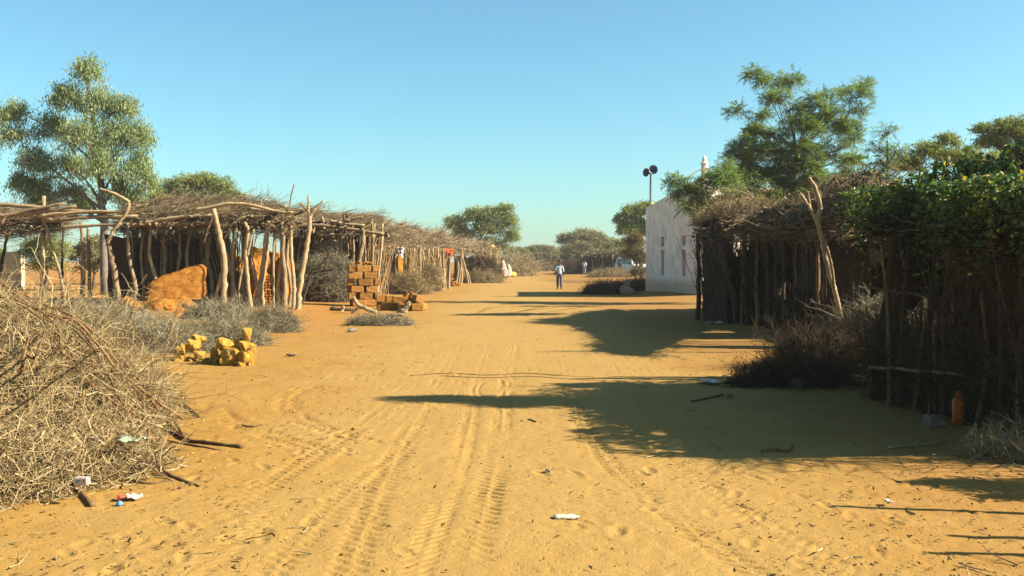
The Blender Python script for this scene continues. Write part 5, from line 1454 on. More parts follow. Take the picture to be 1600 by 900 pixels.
for k in range(13):                                              # stout uprights along the fence
    Yq = 7.9 + k * .27 + rng.uniform(-.06, .06); X0 = 6.02 - .158 * (Yq + 0) - .04
    hh_ = rng.uniform(1.0, 2.1)
    limb(sf, 'stake', [(X0, Yq, -.1), (X0 + rng.normal(0, .05), Yq + rng.normal(0, .06), hh_ * .5), (X0 + rng.normal(0, .08), Yq + rng.normal(0, .12), hh_)], [.026, .022, .015], [WOOD_D, BRANCH][k % 2], sides=6)
# brown sacking, mud panels and a mat wall closing the far end and the back
slab(sf, 'hanging_sack', (4.75, 12.75), (5.25, 12.8), 1.32, 2.6, .04, SACK, 63, .12)
slab(sf, 'hanging_sack', (5.15, 12.9), (5.78, 12.9), 1.05, 2.6, .04, SACK, 66, .12)
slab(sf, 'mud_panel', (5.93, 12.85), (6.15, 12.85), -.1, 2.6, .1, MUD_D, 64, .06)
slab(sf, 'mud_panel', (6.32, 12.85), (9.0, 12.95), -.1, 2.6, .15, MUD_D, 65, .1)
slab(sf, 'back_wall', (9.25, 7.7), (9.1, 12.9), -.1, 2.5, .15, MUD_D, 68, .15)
slab(sf, 'hanging_sack', (4.98, 9.0), (5.1, 8.2), .75, 2.1, .04, SACK, 67, .12)
limb(sf, 'beam', [np.array([5.0, 9.75, 2.72]), np.array([5.25, 9.6, 2.62]), np.array([6.2, 9.4, 2.5])], [.035, .07, .08], WOOD_D)
limb(sf, 'beam', [np.array([5.06, 9.72, 2.70]), np.array([4.98, 9.7, 2.80])], [.03, .02], WOOD_D)

# creeper thrown over that roof
vn = thing('creeping_vine', 'glossy green creeper covering the near right shelter roof', 'vine', (5.0, 10.0, gzf(5.0, 10.0)))
def vine():
    n = 52000
    # leaves over the roof top, thick along its front and left edges, with hanging skirts
    u = rng.uniform(-.06, 1.0, n); v = rng.uniform(-.05, 1, n) ** 1.6
    Pp = (FL * (1 - u[:, None]) + FR * u[:, None]) * (1 - v[:, None]) + (BL * (1 - u[:, None]) + BR * u[:, None]) * v[:, None]
    h = .18 + .40 * fbm(Pp[:, 0] * .9, Pp[:, 1] * .9, 4, 77) + .12 * fbm(Pp[:, 0] * 5, Pp[:, 1] * 5, 2, 78)
    Pp[:, 2] += h + rng.uniform(-.12, .1, n)
    fringe = rng.uniform(size=n) < .22
    k = fringe.sum()
    uf = rng.uniform(-.06, 1, k)
    drop = np.abs(rng.normal(0, .24, k)) * np.maximum(.15, 1 + 2.2 * fbm(uf * 14, uf * 0, 4, 80))
    Pf = FL * (1 - uf[:, None]) + FR * uf[:, None]
    Pf[:, 0] += .1 - rng.uniform(0, .5, k) * (1 + 1.2 * fbm(uf * 9, uf * 0 + 4, 3, 84)); Pf[:, 2] += .36 - drop
    Pp[fringe] = Pf
    m = rng.uniform(size=n) < .06                               # left side skirt
    k = m.sum(); vf = rng.uniform(0, 1, k)
    Pl = FL * (1 - vf[:, None]) + BL * vf[:, None]
    Pl[:, 1] += rng.uniform(.0, .3, k); Pl[:, 2] += .4 - np.abs(rng.normal(0, .35, k))
    Pp[m] = Pl
    keep = fbm(Pp[:, 0] * 2.2, Pp[:, 1] * 2.2 + Pp[:, 2] * 2, 3, 81) > -.12 + .5 * rng.uniform(-1, 1, n) * .3 + .35 * sstep(11.1, 12.3, Pp[:, 1]) - .1
    Pp = Pp[keep]; n = len(Pp)
    D = unit(rng.normal(size=(n, 3)) * np.array([1, 1, .6]) + np.array([-.3, 0, -.35]))
    Nn = unit(rng.normal(size=(n, 3)) * .7 + np.array([-.1, -.2, .8]))
    V, F = blades(Pp, D, Nn, *(lambda q: (q, q * rng.uniform(.5, .75, n)))(rng.uniform(.022, .075, n)), .22)
    mobj('foliage', V, F, LEAF_V, vn)
    # a loose bank of taller shoots on the crest
    m = 240
    u = rng.uniform(-.02, .9, m); v = rng.uniform(0, .35, m)
    S = (FL * (1 - u[:, None]) + FR * u[:, None]) * (1 - v[:, None]) + (BL * (1 - u[:, None]) + BR * u[:, None]) * v[:, None] + np.array([0, 0, .4])
    Ps = strands(S, np.stack([rng.normal(0, .6, m), rng.normal(-.2, .5, m), rng.uniform(.2, 1, m)], 1), rng.uniform(.15, .5, m), 5, .3)
    V, F = tubes(Ps, taper(m, 5, .006, .003), 3)
    mobj('shoots', V, F, TWIG_B, vn, kind='stuff')
    i = np.repeat(np.arange(m), 9); t = rng.uniform(.2, .999, len(i)) * 4; k = t.astype(int); f = (t - k)[:, None]
    C = Ps[i, k] * (1 - f) + Ps[i, k + 1] * f
    V, F = blades(C, rvec(len(i)), rvec(len(i)) * .6 + np.array([0, 0, 1]), rng.uniform(.05, .09, len(i)), rng.uniform(.03, .06, len(i)), .2)
    mobj('foliage', V, F, LEAF_V, vn)
    for pts in ([(1375, 310), (1362, 335), (1364, 352), (1372, 358)], [(1370, 316), (1400, 340), (1440, 350), (1500, 352)], [(1486, 322), (1505, 340), (1530, 347), (1555, 348)], [(1592, 315), (1585, 335), (1572, 350)], [(1350, 350), (1390, 360), (1450, 356), (1505, 340)], [(1600, 338), (1585, 345), (1576, 356)], [(1330, 330), (1340, 360), (1352, 400)], [(1410, 350), (1406, 380), (1412, 420)]):
        limb(vn, 'stem', [at(a, b, fy(a) - .3 + rng.uniform(-.1, .1)) for a, b in pts], .009, BARK, sides=5, wob=.4)
vine()

# brush in front of and behind the right shelters
G_ = 'dark brush along the right shelters'
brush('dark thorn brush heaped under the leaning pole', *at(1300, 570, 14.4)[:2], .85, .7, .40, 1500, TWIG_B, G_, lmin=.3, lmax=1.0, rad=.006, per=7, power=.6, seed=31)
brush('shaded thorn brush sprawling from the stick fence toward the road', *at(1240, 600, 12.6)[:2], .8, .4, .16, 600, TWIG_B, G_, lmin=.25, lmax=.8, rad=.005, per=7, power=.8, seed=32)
brush('sunlit pale brush in the gap between the two right shelters', 6.1, 15.2, .95, .8, 1.0, 1500, TWIG_G, G_, lmin=.3, lmax=.9, rad=.006, per=6, power=.4, seed=33)
brush('low dark brush mound at the corner of the white building', *at(950, 461, 47)[:2], 1.2, 1.0, .42, 1200, TWIG_SHADE, G_, lmin=.3, lmax=1.0, rad=.008, per=5, seed=34)
brush('dry brush against the foot of the white building corner', *at(992, 455, 52)[:2], 1.1, 1.3, .55, 900, TWIG_B, G_, lmin=.3, lmax=1.0, rad=.009, per=5, seed=35)
brush('dry brush in front of the parked white car', *at(955, 434, 90)[:2], 2.2, 1.6, .45, 900, TWIG, G_, lmin=.4, lmax=1.2, rad=.014, per=5, seed=36)
brush('dry brush beside the far dark hut', *at(893, 428, 118)[:2], 2.0, 2.0, 1.6, 800, TWIG_B, G_, lmin=.5, lmax=1.4, rad=.018, per=5, seed=37)
brush('thin dry brush on the sand at the lower right edge', 4.35, 7.9, .6, .35, .12, 320, TWIG, G_, lmin=.15, lmax=.5, rad=.004, per=5, seed=38, core=False)
# scrub closing the far end of the road
G_ = 'scrub at the far end of the road'
for k, (px, Y, rx, h, lab) in enumerate(((835, 150, 7, 2.2, 'dry scrub left of the walking man across the road end'), (880, 160, 8, 2.4, 'dry scrub right of the walking man across the road end'), (800, 140, 4, 2.0, 'dry scrub by the last left heap'), (1010, 130, 6, 2.5, 'dry scrub behind the parked white car'))):
    brush(lab, *at(px, 420, Y)[:2], rx, 5, h, 1300, TWIG, G_, lmin=.8, lmax=2.2, rad=.03, per=5, power=.4, seed=41 + k)

# ------------------------------------------------------------------ far dark hut
YG = 116.0
hg = thing('stick_hut', 'far dark stick hut right of the road beyond the white building', 'hut', (*at(945, 428, YG)[:2], gzf(*at(945, 428, YG)[:2])))
FL, FR, BR, BL = P3(908, 401, YG + 4), P3(985, 403, YG - 8), P3(992, 399, YG - 3), P3(925, 398, YG + 12)
roof(hg, FL, FR, BR, BL, .4, 900, .8, 2.4, seed=72, lump=.3, rad=.03)
palisade(hg, P3(912, 428, YG + 4), P3(985, 430, YG - 7.5), 2.5, 260, .06, TWIG_B, 'stick_wall', .06, .15, 1)
slab(hg, 'mud_wall', P3(914, 428, YG + 4.4), P3(986, 430, YG - 7), -.1, 2.3, .2, MUD_D, 73, .1)
slab(hg, 'back_wall', P3(925, 428, YG + 11), P3(992, 430, YG - 3.5), -.1, 2.3, .2, MUD_D, 74, .1)
for px, Y in ((909, YG + 3), (925, YG + 1), (941, YG - 2), (957, YG - 5), (972, YG - 7)):
    post(hg, [(px, 429), (px + 1, 415), (px, 398)], Y, 3, WOOD)

# ------------------------------------------------------------------ stones, bottle, litter
def stone_thing(name, label, x, y, sx, sy, sz, mat, seed, cat='stone', group=None, sub=3):
    z = gzf(x, y); v, f = rock_geo(sx, sy, sz, seed, sub, .35)
    return tag(mobj(name, v + np.array([x, y, z + sz * .36]), f, mat, base=(x, y, z)), label, cat, group)
x, y = gp(980, 461)
stone_thing('boulder', 'pale boulder lying by the white building corner', x, y, .72, .6, .55, STONE_W, 81)
stone_thing('boulder', 'smaller pale block set on top of the pale boulder', x + .02, y + .05, .36, .34, .36, STONE_W, 82).location.z += .40
x, y = gp(1455, 666)
stone_thing('stone', 'flat pinkish stone beside the orange bottle', x, y, .26, .16, .13, STONE_P, 83)
x, y = gp(1575, 695); stone_thing('stone', 'flat light stone at the right edge below the fence', x, y, .2, .15, .09, STONE_W, 84)
x, y = gp(1243, 605); stone_thing('stone', 'rounded grey stone under the shaded brush', x, y, .22, .18, .14, STONE_P, 85)
x, y = gp(1100, 622); stone_thing('stone', 'small grey stone in the shadow near the shaded brush', x + .3, y, .12, .1, .07, STONE_P, 86)
x, y = gp(551, 518); stone_thing('stone', 'small white stone on the sand below the grey brush patch', x, y, .24, .18, .1, STONE_W, 87)
x, y = gp(455, 556); stone_thing('stone', 'lone flat grey stone on open sand right of the limestone heap', x, y, .16, .12, .06, STONE_P, 88)
x, y = gp(400, 540); stone_thing('stone', 'dark round stone touching the limestone heap', x + .05, y, .12, .1, .07, STONE_P, 89)
x, y = gp(640, 503); stone_thing('stone', 'bluish crumpled lump at the edge of the grey brush patch', x, y, .2, .16, .14, STONE_W, 95)
x, y = gp(856, 738); stone_thing('stone', 'tiny white stone on the sand left of the tyre tracks end', x, y, .04, .035, .03, STONE_W, 96)
x, y = gp(800, 432); stone_thing('boulder', 'tan boulder beside the far draped heaps', x, y, .9, .7, .6, STONE, 97)

x, y = gp(1497, 663)
bo = thing('orange_bottle', 'orange plastic bottle with tapered neck standing by the stick fence', 'bottle', (x, y, gzf(x, y)), rz=.5)
def bottle():
    prof = [(.0, .0, 0), (.052, .0, 0), (.064, .012, 1), (.066, .05, 1), (.063, .11, 1), (.066, .17, 1), (.066, .225, 1), (.054, .262, .6), (.032, .288, .2), (.024, .296, 0), (.024, .31, 0)]
    V, F = [], []; n = 20
    for r_, z, sq in prof:
        for q in range(n):
            a = q * 2 * math.pi / n
            k = 1 + sq * .13 * math.cos(4 * a + math.pi) * -1
            V.append([r_ * k * math.cos(a) * 1.12, r_ * k * math.sin(a) * .8, z])
    for i in range(len(prof) - 1):
        for q in range(n): F.append([i * n + q, i * n + (q + 1) % n, (i + 1) * n + (q + 1) % n, (i + 1) * n + q])
    OR = m_plain('orange_plastic', (.66, .13, .012), .4, .15, 20, .4)
    mobj('body', np.array(V), np.array(F), OR, bo, smooth=True, local=True)
    V, F = [], []
    for r_, z in ((.029, .303), (.029, .333), (.0, .334)):
        for q in range(n):
            a = q * 2 * math.pi / n; k = 1 + (.03 if q % 2 else 0)
            V.append([r_ * k * math.cos(a), r_ * k * math.sin(a), z])
    for i in range(2):
        for q in range(n): F.append([i * n + q, i * n + (q + 1) % n, (i + 1) * n + (q + 1) % n, (i + 1) * n + q])
    mobj('cap', np.array(V), np.array(F), OR, bo, local=True)
bottle()

def crushed(name, label, px, py, L, r_, mat, rz, seed, cat):
    """A flattened plastic bottle lying on its side."""
    x, y = gp(px, py); z = gzf(x, y)
    prof = [(0, 0), (.55, .01), (.95, .06), (1, .2), (.8, .32), (1, .42), (.85, .55), (1, .66), (.9, .76), (.55, .87), (.3, .93), (.3, 1.0), (0, 1.0)]
    r2 = np.random.default_rng(seed); V, F = [], []; n = 14
    for rr, t in prof:
        for q in range(n):
            a = q * 2 * math.pi / n
            V.append([(t - .5) * L, rr * r_ * math.cos(a) * r2.uniform(.9, 1.15), r_ * .55 + rr * r_ * math.sin(a) * r2.uniform(.4, .6)])
    for i in range(len(prof) - 1):
        for q in range(n): F.append([i * n + q, i * n + (q + 1) % n, (i + 1) * n + (q + 1) % n, (i + 1) * n + q])
    o = bpy.data.objects.new(name, raw_mesh(name, np.array(V), np.array(F), mat, True)); put(o)
    o.location = (x, y, z + .005); o.rotation_euler = (0, 0, rz)
    return tag(o, label, cat)
PLAST = m_plain('dusty_clear_plastic', (.62, .56, .42), .35, .2, 25, .5)
crushed('plastic_bottle', 'crushed pale plastic bottle lying on the tyre-marked sand', 885, 813, .16, .032, PLAST, .05, 3, 'bottle')

def scrap(name, label, px, py, w, h, mat, seed, cat='litter', rz=0., lift=.02, curl=.03, Y=None):
    """A crumpled sheet lying on the ground (or on the brush)."""
    if Y is None: x, y = gp(px, py); z = gzf(x, y) + lift
    else: x, y, z = at(px, py, Y)
    nu = 9
    u, v = np.meshgrid(np.linspace(-.5, .5, nu), np.linspace(-.5, .5, nu), indexing='ij')
    zz = .45 * curl * (.6 + 2 * fbm(u * 3 + seed, v * 3, 3, seed)) + curl * .5 * np.abs(u)
    V = np.stack([u * w * (1 + .3 * fbm(v * 3, u * 2, 2, seed + 1)), v * h * (1 + .3 * fbm(u * 3, v * 2, 2, seed + 2)), zz], -1).reshape(-1, 3)
    o = bpy.data.objects.new(name, raw_mesh(name, V, grid_faces(nu, nu), mat, True)); put(o)
    o.location = (x, y, z); o.rotation_euler = (0, 0, rz)
    md = o.modifiers.new('thickness', 'SOLIDIFY'); md.thickness = .004
    return tag(o, label, cat)
WP = m_plain('white_paper', (.55, .48, .40), .7, .08, 10)
PK = m_plain('pinkish_wrapper', (.70, .50, .42), .6, .25, 14)
BLU = m_plain('blue_plastic', (.15, .35, .62), .5, .15, 14)
GRN = m_plain('dull_green_plastic', (.28, .33, .22), .5, .3, 14)
YEL = m_plain('yellow_string', (.72, .52, .06), .7, .15, 14)
RED = m_plain('red_strip', (.55, .10, .05), .7, .2, 14)
# white carton with a red mark
x, y, z = at(128, 757, 6.35)
ct = thing('drink_carton', 'white drink carton with red mark on the brushwood heap edge', 'carton', (x, y, z), rz=-.1)
bm = bmesh.new(); bmesh.ops.create_cube(bm, size=1.0)
for v in bm.verts: v.co = Vector((v.co.x * .10, v.co.y * .045, v.co.z * .05)) + Vector((0, 0, .025))
bmesh.ops.bevel(bm, geom=list(bm.edges), offset=.006, segments=2, affect='EDGES')
put(bpy.data.objects.new('carton_body', bm_mesh('carton_body', bm, WP)), ct)
mobj('red_mark', *box_geo(.028, -.0235, .030, .016, .002, .02), RED, ct, local=True)
mobj('dark_mark', *box_geo(-.012, -.0235, .030, .03, .002, .005), NAVY, ct, local=True)
mobj('dark_mark', *box_geo(-.02, -.0235, .020, .018, .002, .004), NAVY, ct, local=True)
scrap('wrapper', 'pale pinkish wrapper on the sand below the brushwood heap', 210, 781, .10, .12, PK, 5, rz=.5)
scrap('wrapper', 'small reddish wrapper beside the blue cap', 190, 783, .06, .08, RED, 6)
x, y = gp(187, 791)
tag(mobj('bottle_cap', *[q if i else q + np.array([x, y, .018]) for i, q in enumerate(rock_geo(.045, .045, .034, 91, 2, .1))], BLU, base=(x, y, 0), smooth=True), 'small blue plastic cap below the brushwood heap', 'cap')
scrap('plastic_sheet', 'greenish plastic sheet caught in the brushwood heap', 206, 690, .16, .2, GRN, 7, Y=7.05, curl=.05)
scrap('plastic_sheet', 'white plastic scrap lying in the shadow near the dark brush', 1108, 600, .2, .3, WP, 9, curl=.05)
scrap('paper_scrap', 'tiny white scrap on sunlit sand at lower right', 1388, 790, .05, .06, WP, 10)
scrap('paper_scrap', 'yellow scrap on the sand near the grey brush', 284, 586, .07, .08, YEL, 12)
scrap('paper_scrap', 'white scrap at the foot of the dark shelter posts', 1118, 506, .4, .4, WP, 13, curl=.08)
def lying(name, label, pix, w, mat, cat, lift=0.):
    P = []
    for a, b in pix:
        x, y = gp(a, b); P.append([x, y, gzf(x, y) + w * .7 + lift])
    P = np.array(P)
    V, F = limb_geo(P, np.full(len(P), w), n=6 * len(P), sides=6, wob=.15)
    return tag(mobj(name, V, F, mat, base=P[0], smooth=True), label, cat)
lying('yellow_string', 'yellow string on the sand beside the long bough', [(283, 716), (298, 712), (304, 707), (322, 708)], .006, YEL, 'string')
lying('cord', 'thin dark cord lying across the sandy road', [(640, 587), (700, 583), (760, 586), (820, 583), (880, 587), (960, 591), (1040, 596), (1110, 590)], .005, TWIG_B, 'cord')
lying('cord', 'dark strand put in as the shadow line of the first cord', [(690, 587), (760, 590), (830, 588), (900, 593), (980, 596)], .004, TWIG_B, 'cord')  # thin dark tube laid as the shadow line beside the first cord
lying('stick', 'dry stick lying in the sun at the edge of the right shadow', [(1190, 706), (1215, 704), (1232, 706), (1238, 698)], .012, BRANCH, 'stick')
lying('stick', 'pale straight stick below the stick fence in shadow edge', [(1388, 700), (1430, 697), (1475, 692)], .011, WOOD, 'stick')
lying('stick', 'thin stick lying in the long shadow left of the dark brush', [(1080, 628), (1110, 622), (1130, 617)], .010, WOOD_D, 'stick')
lying('stick', 'short stick on the sand left of the tyre tracks', [(378, 665), (395, 667), (410, 664)], .008, BRANCH, 'stick')
lying('stick', 'thin stick lying in the central shadow on the road', [(815, 658), (826, 656), (838, 660)], .009, WOOD, 'stick')

# ------------------------------------------------------------------ poles out of frame on the right that throw the long thin shadows
GP_ = 'leaning stakes at the right roadside'
for k, (x, y, h, dx) in enumerate(((5.0, 5.95, 1.85, -.06), (4.75, 5.35, 1.45, .05), (4.4, 5.05, 1.35, -.03))):
    t = thing('stake', ['tallest', 'middle', 'shortest'][k] + ' rough stake standing at the right roadside', 'stake', (x, y, gzf(x, y)), GP_)
    limb(t, 'stake_shaft', [(x, y, -.2), (x + dx * .5, y, h * .5), (x + dx, y, h)], [.04, .035, .025], WOOD)
# shade tree on the right whose crown darkens the near shelter
make_tree('shade_tree', 'broad thorn tree standing behind the near right shelter, out to the right', (12.0, 10.2), [(12.0, 10.2, 0), (11.9, 10.1, 1.8), (11.7, 10.0, 3.6)],
    [((11.3, 10.0, 4.9), (1.3, 1.3, .7), 1.2), ((12.4, 9.2, 4.8), (1.4, 1.2, .8), 1.2), ((13.2, 10.6, 4.9), (1.5, 1.4, .9), 1.2), ((11.6, 11.4, 4.6), (1.3, 1.0, .7), 1.0), ((9.4, 9.9, 5.2), (.9, .9, .3), 1.1), ((8.2, 10.1, 5.2), (.9, .55, .2), .9), ((7.1, 10.3, 5.1), (.9, .26, .12), .6), ((10.2, 10.6, 5.0), (.9, .8, .4), .9), ((10.0, 8.6, 4.6), (1.3, .25, .15), .5), ((9.0, 8.2, 4.2), (1.0, .12, .1), .3)],
    150, 'fine', BARK, LEAF_A, r0=.17, nleaf=24, lsize=.10, wsize=.045, twigr=.012, seed=51)

make_tree('bush', 'leafy bush at the right roadside just past the creeper-covered shelter', (5.9, 6.55), [(5.9, 6.55, 0), (5.85, 6.5, .5), (5.8, 6.5, .9)],
    [((5.5, 6.6, 1.25), (.5, .3, .3), 1.0), ((6.1, 6.5, 1.3), (.6, .45, .4), 1.0), ((5.1, 6.75, 1.2), (.4, .08, .08), .4), ((5.2, 6.35, 1.05), (.35, .07, .07), .4), ((5.8, 6.9, .9), (.6, .3, .3), .8)],
    70, 'fine', BARK, LEAF_A, r0=.035, nleaf=18, lsize=.06, wsize=.028, twigr=.005, seed=52, cat='bush')
# ------------------------------------------------------------------ people
def skin_mesh(name, joints, edges, mat, root_i=0, sub=2):
    """One continuous surface grown round a little skeleton (joint: x, y, z, rx, ry)."""
    bm = bmesh.new(); lay = bm.verts.layers.skin.verify()
    vs_ = [bm.verts.new(j[:3]) for j in joints]
    for v, j in zip(vs_, joints):
        v[lay].radius = (j[3], j[4] if len(j) > 4 else j[3])
    vs_[root_i][lay].use_root = True
    for a, b in edges: bm.edges.new((vs_[a], vs_[b]))
    me = bm_mesh(name, bm, None)
    o = bpy.data.objects.new(name, me); COL.objects.link(o)
    m = o.modifiers.new('skin', 'SKIN'); m.branch_smoothing = .6
    s = o.modifiers.new('smooth', 'SUBSURF'); s.levels = sub; s.render_levels = sub
    dg = bpy.context.evaluated_depsgraph_get()
    e = bpy.data.meshes.new_from_object(o.evaluated_get(dg))
    bpy.data.objects.remove(o)
    e.name = name; e.materials.clear(); e.materials.append(mat)
    e.polygons.foreach_set('use_smooth', np.ones(len(e.polygons), bool))
    return e

SKINM = m_plain('dark_skin', (.075, .038, .022), .55, .1, 8)
HAIRM = m_plain('black_hair', (.012, .010, .009), .8, .1, 30)
SHOE = m_plain('dark_shoe', (.03, .022, .018), .6)
def person(label, x, y, yaw, shirt, trousers, stride=.14, bend=0.0, group=None, h=1.74):
    """Adult figure facing +Y at yaw 0."""
    root = thing('person', label, 'person', (x, y, gzf(x, y)), group, yaw)
    k = h / 1.74
    def bd(p):                                                # lean the upper body forward about the hips
        q = list(p); dz = q[2] - .95
        if dz > 0 and bend:
            c, s = math.cos(bend), math.sin(bend)
            q[1], q[2] = q[1] * c + dz * s, .95 - q[1] * s + dz * c
        return [q[0] * k, q[1] * k, q[2] * k] + [r_ * k for r_ in q[3:]]
    f, b = stride, -stride
    J = [(0, 0, .95, .12, .09), (0, 0, 1.12, .11, .085), (0, .0, 1.30, .125, .09), (0, 0, 1.42, .09, .075), (0, .01, 1.50, .05, .05), (0, .02, 1.57, .07, .08), (0, .025, 1.65, .078, .092), (0, .02, 1.72, .05, .06),
         (-.19, 0, 1.40, .05), (-.24, -.03, 1.14, .04), (-.25, .05, .90, .03), (-.25, .07, .82, .028, .02), (-.25, .08, .74, .02, .012),
         (.19, 0, 1.40, .05), (.24, -.02, 1.14, .04), (.25, .08, .90, .03), (.25, .10, .82, .028, .02), (.25, .11, .74, .02, .012),
         (-.10, .0, .86, .09), (-.10, f * .6 + .02, .50, .055), (-.10, f, .09, .04), (-.10, f + .13, .03, .035, .025),
         (.10, .0, .86, .09), (.10, b * .4 + .02, .50, .055), (.10, b, .09, .04), (.10, b + .13, .03, .035, .025)]
    E = [(0, 1), (1, 2), (2, 3), (3, 4), (4, 5), (5, 6), (6, 7), (3, 8), (8, 9), (9, 10), (10, 11), (11, 12), (3, 13), (13, 14), (14, 15), (15, 16), (16, 17), (0, 18), (18, 19), (19, 20), (20, 21), (0, 22), (22, 23), (23, 24), (24, 25)]
    bo_ = put(bpy.data.objects.new('body', skin_mesh('body', [bd(j) for j in J], E, SKINM)), root)
    # nose, ears and fingers grow out of the body mesh's own extremities
    Sj = [(0, 0, .84, .17, .125), (0, 0, 1.0, .155, .115), (0, 0, 1.2, .155, .115), (0, 0, 1.37, .15, .105), (0, 0, 1.46, .07, .065), (-.165, 0, 1.36, .075), (-.225, -.02, 1.14, .065), (-.24, .03, .98, .055), (.165, 0, 1.36, .075), (.225, -.02, 1.14, .065), (.24, .04, .98, .055)]
    put(bpy.data.objects.new('shirt', skin_mesh('shirt', [bd(j) for j in Sj], [(0, 1), (1, 2), (2, 3), (3, 4), (3, 5), (5, 6), (6, 7), (3, 8), (8, 9), (9, 10)], shirt)), root)
    Tj = [(0, 0, .97, .15, .11), (0, 0, .88, .15, .115), (-.095, 0, .80, .105), (-.10, f * .6 + .015, .50, .085), (-.10, f * .95, .10, .075), (.095, 0, .80, .105), (.10, b * .4 + .015, .50, .085), (.10, b, .10, .075)]
    put(bpy.data.objects.new('trousers', skin_mesh('trousers', [[q * k for q in j] for j in Tj], [(0, 1), (1, 2), (2, 3), (3, 4), (1, 5), (5, 6), (6, 7)], trousers)), root)
    for sx, yy in ((-.10, f), (.10, b)):
        v, fc = rock_geo(.10, .27, .10, 7, 2, .05)
        mobj('shoe', (v + np.array([sx, yy + .06, .045])) * k, fc, SHOE, root, smooth=True, local=True)
    hv = skin_mesh('hair', [bd(j) for j in ((0, -.01, 1.64, .082, .095), (0, .0, 1.70, .078, .09), (0, .01, 1.735, .05, .06))], [(0, 1), (1, 2)], HAIRM)
    put(bpy.data.objects.new('hair', hv), root)
    # hands: palm continues the arm, five short fingers below it
    for sx, hy in ((-.25, .08), (.25, .11)):
        A = Acc()
        for q, (dx, L) in enumerate(((-.03, .065), (-.01, .078), (.01, .075), (.03, .058))):
            a = np.array(bd((sx, hy + dx, .765))[:3]); b_ = np.array(bd((sx - .008 * np.sign(sx), hy + dx + .012, .765 - L))[:3])
            A.add(*tubes(np.array([[a, (a + b_) / 2 + np.array([.004 * np.sign(sx), 0, 0]), b_]]), np.array([[.009, .009, .006]]), 6, True))
        a = np.array(bd((sx, hy + .03, .82))[:3]); b_ = np.array(bd((sx - .03 * np.sign(sx), hy + .06, .77))[:3])
        A.add(*tubes(np.array([[a, (a + b_) / 2, b_]]), np.array([[.011, .01, .007]]), 6, True))
        mobj('fingers', np.concatenate(A.V), [np.concatenate(v) for v in A.F.values()], SKINM, root, smooth=True, local=True)
    return root
SH_W = m_plain('pale_blue_shirt', (.50, .56, .60), .8, .08, 7)
JEAN = m_plain('blue_jeans', (.075, .105, .15), .9, .25, 6)
x, y = gp(874, 450.5)
person('man in pale blue shirt and dark jeans walking away on the sandy road', x, y, .05, SH_W, JEAN, stride=.07)
x, y = at(913, 428, 108)[:2]
person('person in white shirt and grey trousers standing by the far dark hut', x, y, 2.9, m_plain('white_shirt', (.74, .74, .72), .8), m_plain('grey_trousers', (.34, .33, .30), .9), stride=.05)
x, y = at(968, 432, 97)[:2]
person('person in navy top and dark red trousers bending beside the parked white car', x, y, -.5, m_plain('navy_top', (.035, .06, .14), .85), m_plain('dark_red_trousers', (.14, .045, .03), .9), stride=.1, bend=.55)

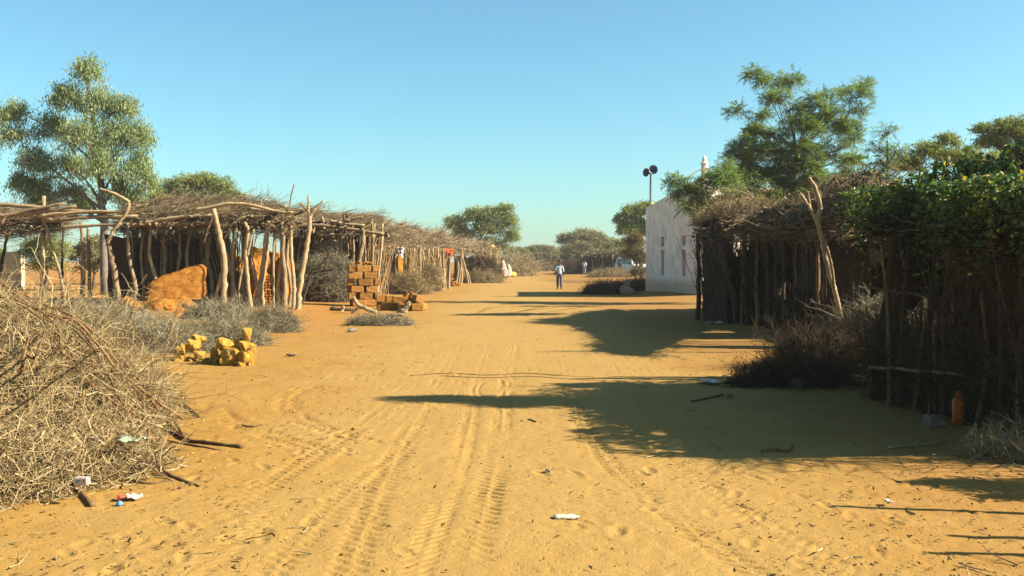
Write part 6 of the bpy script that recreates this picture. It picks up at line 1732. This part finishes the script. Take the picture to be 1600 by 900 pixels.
# ------------------------------------------------------------------ parked white car
cx, cy = at(990, 432, 101)[:2]
car = thing('parked_car', 'white boxy off-road car parked beyond the brush beside the white building', 'car', (cx, cy, gzf(cx, cy)), rz=R(-62))
CW = m_plain('white_car_paint', (.72, .72, .70), .35, .05, 2, .5)
GL = m_plain('dark_glass', (.03, .04, .045), .08, .1, 2, .6)
BLK = m_plain('black_rubber', (.02, .02, .02), .8)
CHR = m_plain('grey_metal', (.35, .35, .36), .35, .1, 4, .5, .7)
LMP = m_plain('lamp_glass', (.65, .66, .62), .15, .1, 4, .6)
def car_build():
    prof = [(-2.25, .45), (-2.28, .75), (-2.25, 1.02), (-2.2, 1.12), (-2.05, 1.86), (-1.8, 1.95), (.35, 1.95), (.55, 1.9), (1.05, 1.17), (2.05, 1.08), (2.25, .98), (2.3, .72), (2.27, .45)]
    bm = bmesh.new()
    def w(z): return .88 if z < 1.2 else .88 - (z - 1.2) * .16
    L = [bm.verts.new((x, -w(z), z)) for x, z in prof]; Rr = [bm.verts.new((x, w(z), z)) for x, z in prof]
    bm.faces.new(L); bm.faces.new(Rr[::-1])
    for i in range(len(prof)):
        j = (i + 1) % len(prof); bm.faces.new([L[j], L[i], Rr[i], Rr[j]])
    bmesh.ops.recalc_face_normals(bm, faces=bm.faces)
    bmesh.ops.bevel(bm, geom=[e for e in bm.edges], offset=.035, segments=2, affect='EDGES')
    body = put(bpy.data.objects.new('body', bm_mesh('body', bm, CW)), car)
    def pane(pts, nm='window', mat=GL, par=car):
        q = np.array(pts, float); c = q.mean(0); nrm = unit(np.cross(q[1] - q[0], q[2] - q[0]))
        n = len(q); V = np.concatenate([q, q + nrm * .012])
        F4 = np.array([[i, (i + 1) % n, (i + 1) % n + n, i + n] for i in range(n)])
        return mobj(nm, V, [F4, np.array([list(range(n, 2 * n))])], mat, par, local=True)
    for s in (-1, 1):
        def sd(x, z): return (x, s * (w(z) + .006), z)
        for x0, x1, x2, x3 in ((-1.95, -1.25, -1.25, -1.9), (-1.15, -.35, -.35, -1.15), (-.25, .75, .45, -.25)):
            pts = [sd(x0, 1.25), sd(x1, 1.25), sd(x2, 1.78), sd(x3, 1.78)]
            pane(pts if s < 0 else pts[::-1])
        for x in (-1.2, -.3, .82):
            mobj('door_seam', *box_geo(x, s * .884, .82, .015, .012, .66), BLK, car, local=True)
        for x in (-1.05, -.1):
            mobj('door_handle', *box_geo(x + .1, s * .895, 1.05, .14, .03, .03), CHR, car, local=True)
        mobj('side_mirror', *box_geo(.72, s * 1.0, 1.28, .09, .2, .16), BLK, car, local=True)
        for x in (-1.4, 1.4):
            n = 20; V, F = [], []
            for r_, yy in ((.0, -.11), (.22, -.11), (.36, -.1), (.38, -.07), (.38, .07), (.36, .1), (.22, .11), (0, .11)):
                for q in range(n):
                    a = q * 2 * math.pi / n; V.append([x + r_ * math.cos(a), s * .82 + yy, .38 + r_ * math.sin(a)])
            for i in range(7):
                for q in range(n): F.append([i * n + q, i * n + (q + 1) % n, (i + 1) * n + (q + 1) % n, (i + 1) * n + q])
            wh = mobj('wheel', np.array(V), np.array(F), BLK, car, local=True)
            V, F = [], []
            for r_, yy in ((.0, .10), (.08, .13), (.12, .115), (.19, .105), (.21, .125)):
                for q in range(n):
                    a = q * 2 * math.pi / n; V.append([x + r_ * math.cos(a), s * (.82 + yy), .38 + r_ * math.sin(a)])
            for i in range(4):
                for q in range(n): F.append([i * n + q, i * n + (q + 1) % n, (i + 1) * n + (q + 1) % n, (i + 1) * n + q])
            mobj('rim', np.array(V), np.array(F), CHR, wh, local=True)
        mobj('headlight', *box_geo(2.27, s * .66, .84, .05, .26, .17), LMP, car, local=True)
        mobj('tail_light', *box_geo(-2.28, s * .76, .95, .03, .14, .3), RED, car, local=True)
    pane([(1.0, -.72, 1.245), (1.0, .72, 1.245), (.60, .66, 1.84), (.60, -.66, 1.84)], 'windscreen')
    pane([(-2.205, .66, 1.3), (-2.205, -.66, 1.3), (-2.10, -.62, 1.76), (-2.10, .62, 1.76)], 'rear_window')
    mobj('grille', *box_geo(2.285, 0, .84, .04, .98, .2), BLK, car, local=True)
    mobj('bumper', *box_geo(2.36, 0, .55, .16, 1.74, .2), CHR, car, local=True)
    mobj('bumper', *box_geo(-2.34, 0, .55, .14, 1.74, .18), CHR, car, local=True)
    A = Acc()
    for yy in (-.62, .62): A.add(*box_geo(-.8, yy, 2.08, 2.2, .04, .04))
    for xx in (-1.85, -1.1, -.4, .28): A.add(*box_geo(xx, 0, 2.04, .04, 1.28, .035))
    for xx in (-1.6, 0): 
        for yy in (-.62, .62): A.add(*box_geo(xx, yy, 1.99, .05, .05, .14))
    A.build('roof_rack', CHR, car, local=True)
car_build()

# ------------------------------------------------------------------ dusty air over the whole place
hz, fz = box_geo(0, 560, 5.5, 3600, 3600, 14.0)
HZ = bpy.data.materials.new('dusty_air'); HZ.use_nodes = True
hn = HZ.node_tree
hn.nodes.remove(hn.nodes['Principled BSDF'])
pv = hn.nodes.new('ShaderNodeVolumePrincipled')
pv.inputs['Color'].default_value = (0.93, 0.92, 0.88, 1)
pv.inputs['Density'].default_value = 0.0004
pv.inputs['Anisotropy'].default_value = 0.25
hn.links.new(pv.outputs[0], hn.nodes['Material Output'].inputs['Volume'])
tag(mobj('haze', hz, fz, HZ, kind='stuff'), 'thin dusty haze hanging over the road and far trees')
